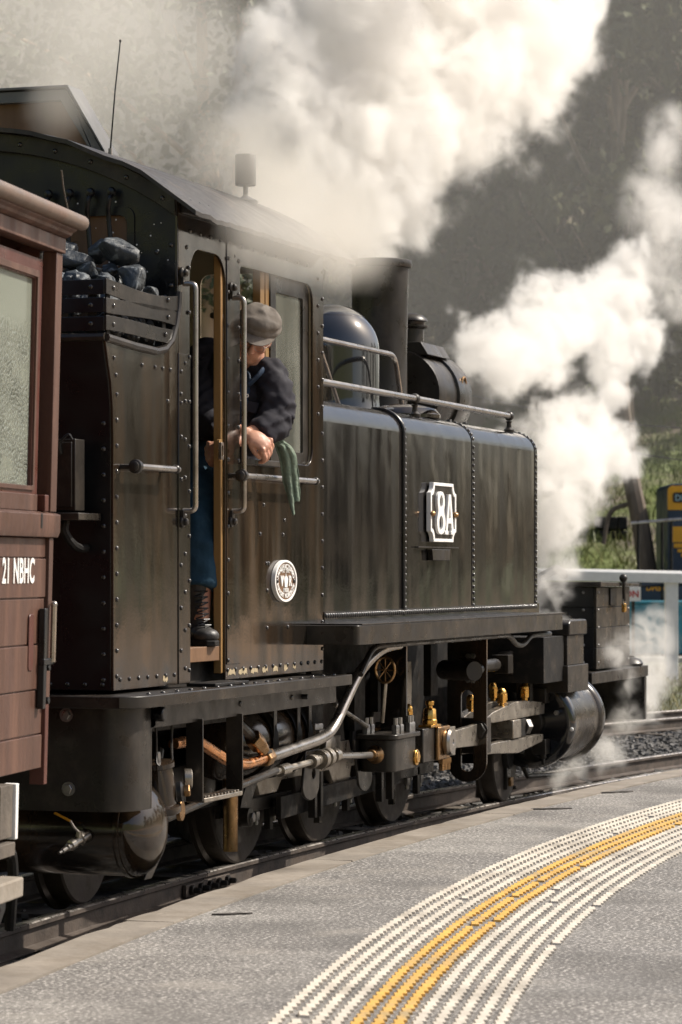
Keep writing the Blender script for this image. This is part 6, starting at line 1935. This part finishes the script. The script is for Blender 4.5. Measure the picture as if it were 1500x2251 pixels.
for k in range(80):
    x = r_.uniform(-2.80, -2.09)
    y = r_.uniform(.05, 1.3)
    zt = 2.67 + .20 * (1 - abs(x + 2.3) / .6) * min(1, y / .28 + .15)
    z = zt - r_.uniform(0, .06)
    w = 0 if y < .2 else 1 if y < .6 else 2
    coal(variants_c[k % 5], (x, y, z), (r_.uniform(0, 6), r_.uniform(0, 6), r_.uniform(0, 6)), 'small coal lump heaped ' + where[w], 'small coal ' + where[w], r_.uniform(.8, 1.6))
for k in range(26):
    coal(variants_c[k % 5], (r_.uniform(-2.80, -2.12), .045 + r_.uniform(0, .03), 2.535 + r_.uniform(0, .14)), (r_.uniform(0, 6), r_.uniform(0, 6), 0), 'small coal lump heaped along the near coal rails', 'small coal along the near coal rails', r_.uniform(.5, .9))
for k in range(12):
    coal(variants_c[k % 5], (-2.80, .05 + k * .05, 2.56 + r_.uniform(0, .12)), (r_.uniform(0, 6), r_.uniform(0, 6), 0), 'small coal lump showing between the rear coal rails', 'small coal behind the rear coal rails', r_.uniform(.6, .9))
# ================================================================== steam and smoke (voxel clouds grown round a skeleton of puffs)
def vol_mat(name, dens, col=(1, 1, 1), aniso=0.25, fine=None):
    m = bpy.data.materials.new(name)
    m.use_nodes = True
    nt = m.node_tree
    N, L = nt.nodes, nt.links
    N.remove(N['Principled BSDF'])
    pv = N.new('ShaderNodeVolumePrincipled')
    pv.inputs['Color'].default_value = (*col, 1)
    pv.inputs['Density'].default_value = dens
    pv.inputs['Anisotropy'].default_value = aniso
    if fine:                                    # small curls finer than the voxels
        tc = N.new('ShaderNodeTexCoord')
        nz = N.new('ShaderNodeTexNoise')
        nz.inputs['Scale'].default_value = fine
        nz.inputs['Detail'].default_value = 4
        nz.inputs['Roughness'].default_value = .6
        nz.inputs['Distortion'].default_value = .8
        L.new(tc.outputs['Object'], nz.inputs['Vector'])
        mr = N.new('ShaderNodeMapRange')
        mr.inputs['From Min'].default_value, mr.inputs['From Max'].default_value = .40, .60
        mr.inputs['To Min'].default_value, mr.inputs['To Max'].default_value = dens * .12, dens * 1.9
        L.new(nz.outputs['Fac'], mr.inputs[0])
        L.new(mr.outputs[0], pv.inputs['Density'])
    L.new(pv.outputs[0], N['Material Output'].inputs['Volume'])
    return m
def steam(name, pts, m, label, vox, nscale, namp, soft, seed=0.0, dist=0.35, margin=0.6, thresh=0.0, power=1.0, detail=5.0):
    """pts: (x, y, z, radius); density falls from 1 in the heart of a puff to 0 at its noisy rim"""
    me = bpy.data.meshes.new(name)
    me.from_pydata([p[:3] for p in pts], [], [])
    at = me.attributes.new('rad', 'FLOAT', 'POINT')
    for i, p in enumerate(pts):
        at.data[i].value = p[3]
    o = link(name, me, None, None, 0, True, label=label, cat='steam', kind='stuff')
    lo = [min(p[i] - p[3] for p in pts) - margin for i in range(3)]
    hi = [max(p[i] + p[3] for p in pts) + margin for i in range(3)]
    g = bpy.data.node_groups.new(name, 'GeometryNodeTree')
    g.interface.new_socket('Geometry', in_out='INPUT', socket_type='NodeSocketGeometry')
    g.interface.new_socket('Geometry', in_out='OUTPUT', socket_type='NodeSocketGeometry')
    N, L = g.nodes, g.links
    gi, go = N.new('NodeGroupInput'), N.new('NodeGroupOutput')
    pos = N.new('GeometryNodeInputPosition')
    def vm(op, a, b=None):
        x = N.new('ShaderNodeVectorMath'); x.operation = op
        for i, q in enumerate((a, b)):
            if q is None: continue
            if isinstance(q, (tuple, list)): x.inputs[i].default_value = q
            else: L.new(q, x.inputs[i])
        return x
    def ma(op, a, b=0.0, c=None, clamp=False):
        x = N.new('ShaderNodeMath'); x.operation = op; x.use_clamp = clamp
        for i, q in enumerate((a, b, c)):
            if q is None: continue
            if isinstance(q, (int, float)): x.inputs[i].default_value = q
            else: L.new(q, x.inputs[i])
        return x.outputs[0]
    ns = N.new('ShaderNodeTexNoise')
    ns.inputs['Scale'].default_value = nscale
    ns.inputs['Detail'].default_value = detail
    ns.inputs['Roughness'].default_value = 0.66
    sh = vm('ADD', pos.outputs[0], (seed, seed * 1.7, -seed))
    L.new(sh.outputs[0], ns.inputs['Vector'])
    # warp the lookup position so puffs curl
    w1 = N.new('ShaderNodeTexNoise')
    w1.inputs['Scale'].default_value = nscale * 0.7
    w1.inputs['Detail'].default_value = 3
    L.new(sh.outputs[0], w1.inputs['Vector'])
    wv = vm('SUBTRACT', w1.outputs['Color'], (.5, .5, .5))
    sc_ = N.new('ShaderNodeVectorMath'); sc_.operation = 'SCALE'
    L.new(wv.outputs[0], sc_.inputs[0]); sc_.inputs['Scale'].default_value = dist
    wp_ = vm('ADD', pos.outputs[0], sc_.outputs[0])
    near = N.new('GeometryNodeSampleNearest')
    L.new(gi.outputs[0], near.inputs['Geometry'])
    L.new(wp_.outputs[0], near.inputs['Sample Position'])
    si = N.new('GeometryNodeSampleIndex'); si.data_type = 'FLOAT_VECTOR'
    L.new(gi.outputs[0], si.inputs['Geometry'])
    p2 = N.new('GeometryNodeInputPosition')
    L.new(p2.outputs[0], si.inputs['Value']); L.new(near.outputs[0], si.inputs['Index'])
    sr = N.new('GeometryNodeSampleIndex'); sr.data_type = 'FLOAT'
    na = N.new('GeometryNodeInputNamedAttribute'); na.data_type = 'FLOAT'; na.inputs['Name'].default_value = 'rad'
    L.new(gi.outputs[0], sr.inputs['Geometry'])
    L.new(na.outputs['Attribute'], sr.inputs['Value']); L.new(near.outputs[0], sr.inputs['Index'])
    dd = vm('DISTANCE', wp_.outputs[0], si.outputs['Value'])
    q = ma('DIVIDE', dd.outputs['Value'], sr.outputs['Value'])           # 0 centre .. 1 rim
    e = ma('SUBTRACT', 1.0, q)
    nz = ma('MULTIPLY_ADD', ns.outputs['Fac'], namp * 2, -namp)
    e = ma('ADD', e, nz)
    e = ma('SUBTRACT', e, thresh)
    e = ma('DIVIDE', e, soft, None, True)
    # never reach the box wall
    lim = ma('MULTIPLY', ma('SUBTRACT', 1.6, q), 3.0, None, True)
    e = ma('MULTIPLY', e, lim)
    if power != 1.0:
        e = ma('POWER', e, power)
    vc = N.new('GeometryNodeVolumeCube')
    vc.inputs['Min'].default_value = lo
    vc.inputs['Max'].default_value = hi
    for i, ax in enumerate('XYZ'):
        vc.inputs['Resolution ' + ax].default_value = max(8, min(260, int((hi[i] - lo[i]) / vox)))
    L.new(e, vc.inputs['Density'])
    smn = N.new('GeometryNodeSetMaterial')
    smn.inputs['Material'].default_value = m
    L.new(vc.outputs[0], smn.inputs[0])
    L.new(smn.outputs[0], go.inputs[0])
    md = o.modifiers.new('cloud', 'NODES')
    md.node_group = g
    return o
ST_W = vol_mat('white_steam', 5.5, (1, .99, .972), .45, 5.5)
ST_T = vol_mat('thin_smoke', 0.62, (.98, .955, .90))
ST_V = vol_mat('veil_smoke', 2.6, (.97, .935, .86))
ST_G = vol_mat('ground_steam', 4.5, (.98, .965, .93), .3, 8.0)
ST_C = vol_mat('chimney_white_steam', 3.8, (1, .99, .972), .4, 4.5)
steam('chimney_steam', [
    (3.62, 1.35, 4.05, .28), (3.55, 1.5, 4.4, .36), (3.7, 1.5, 4.75, .36),
    (4.21, 1.03, 3.52, .17), (4.20, 1.03, 3.60, .20), (4.13, 1.05, 3.75, .27), (4.00, 1.1, 3.94, .42), (4.02, 1.2, 4.15, .52), (4.14, 1.3, 4.41, .50), (4.59, 1.1, 4.31, .55),
    (4.75, 1.1, 4.6, .6), (5.10, 1.1, 4.75, .68), (5.5, 1.05, 5.0, .7), (5.87, 1.0, 5.05, .66), (6.3, .95, 5.2, .6), (6.71, .9, 5.40, .58), (7.3, .9, 5.6, .5), (7.76, .9, 5.75, .45), (8.3, .9, 5.95, .35),
    (5.87, 1.0, 5.5, .8), (4.41, 1.25, 5.1, .62), (4.9, 1.2, 5.6, .8), (6.8, 1.0, 6.0, .8), (7.6, 1.0, 6.3, .7), (4.6, 1.3, 4.9, .5)],
    ST_C, 'dense white steam billowing up from the chimney', .032, 2.0, 1.4, .25, 3.0, .6, detail=10.0, thresh=-.05)
steam('front_steam', [
    (6.9, .62, 1.28, .17), (6.92, .6, 1.40, .21), (6.93, .6, 1.52, .24), (6.93, .6, 1.64, .26), (6.93, .6, 1.76, .27), (6.97, .6, 1.9, .28), (7.0, .6, 2.06, .31), (7.2, .6, 2.25, .32), (7.4, .6, 2.42, .36), (7.8, .6, 2.50, .36), (8.2, .6, 2.54, .36), (8.55, .6, 2.47, .28), (8.85, .6, 2.40, .20),
    (7.0, .65, 2.55, .22), (7.5, .6, 2.72, .22),
    (6.62, .9, 3.0, .30), (6.3, .9, 3.14, .25), (7.1, .95, 3.08, .32), (7.6, .98, 3.2, .34), (8.2, 1, 3.3, .38), (8.75, 1, 3.48, .40), (9.3, 1, 3.52, .40), (8.3, 1, 3.66, .25), (9.9, 1, 3.66, .32), (10.3, 1, 3.86, .30), (10.75, 1, 3.98, .27),
    (11.2, 1, 3.78, .30), (11.8, 1, 3.66, .33), (10.7, 1, 3.38, .26), (12.2, 1, 3.5, .25), (5.95, .88, 3.14, .17), (5.6, .85, 3.15, .12), (5.2, .8, 3.2, .09), (5.05, .8, 3.3, .06), (11.2, 1, 4.15, .22), (9.6, .8, 3.1, .26), (9.2, .7, 2.85, .22)],
    ST_W, 'white steam gushing from the front end and curling up beyond the headlamp', .030, 2.4, 1.5, .26, 7.0, .6, detail=10.0, thresh=.16)
steam('drifting_smoke', [(3.3, 3.2, 4.9, .8), (4.55, 3.2, 4.92, .85), (5.3, 3.0, 4.6, .85), (5.15, 2.6, 4.23, .7), (5.5, 2.4, 4.5, .65), (5.9, 3.4, 5.5, .9), (6.5, 3.0, 5.35, .8), (6.2, 2.4, 5.07, .65), (3.3, 3.0, 4.2, .75), (5.06, 2.0, 3.95, .5), (4.56, 1.6, 4.03, .4), (3.0, 3.4, 5.6, .9), (4.6, 3.5, 5.7, .9)],
    ST_T, 'thin brownish smoke drifting over the trees above the cab roof', .10, .9, .45, .8, 11.0, .8)
steam('cab_smoke', [(-1.63, -.36, 3.02, .22), (-1.04, -.32, 3.15, .28), (-.55, -.28, 3.1, .24), (-.2, .1, 3.45, .3), (.3, .3, 3.4, .3), (-2.0, -.36, 3.06, .2), (-.2, -.25, 3.3, .3), (.5, .4, 3.5, .35), (-.4, .3, 3.6, .3), (-1.3, .85, 3.72, .2)],
    ST_V, 'thin smoke curling round the cab eave', .04, 2.2, .5, .9, 15.0, .25, margin=.3)
steam('ground_steam', [(5.5, .15, .14, .13), (5.8, .1, .18, .15), (6.4, .1, .16, .14), (7.0, .15, .2, .16), (7.9, .4, .17, .2), (8.6, .45, .35, .22), (9.1, .4, .43, .24), (9.4, .4, .63, .22), (10.4, .6, .98, .3), (7.2, .18, .9, .14), (8.3, .3, .7, .2), (8.0, .25, .95, .15), (10.0, .5, .7, .3)],
    ST_G, 'torn wisps of steam blowing along the ballast from the cylinder', .035, 2.6, .85, .7, 21.0, .3, margin=.3, thresh=.22)
steam('high_steam', [(11.6, 1, 4.1, .35), (12.38, 1, 4.4, .38), (12.2, 1, 4.7, .34), (12.0, 1, 4.95, .32), (12.6, 1, 5.3, .33), (13.2, 1, 5.6, .36), (13.0, 1, 4.1, .4), (13.6, 1.0, 4.9, .42)],
    vol_mat('thin_steam', 2.0, (1, .98, .95), .4, 4.5), 'thin torn steam rising past the trees at the right edge', .06, 1.8, .8, .6, 4.0, .5, thresh=.12)

bk_ = MB()
c_ = CAM2 + FWD * 50 + Vector((0.3128, -0.9498)) * -5
bk_.ball((c_.x, c_.y, 11), 1.0, 40, 24, (14, 20, 9.5))  # hull of one local bank of thin smoke, behind the engine only
bk_.build('smoke_bank', None, kind='stuff', label='pale coal smoke hanging over the yard before the trees', cat='smoke').data.materials.append(vol_mat('valley_smoke', 0.0075, (.95, .935, .90), .3))
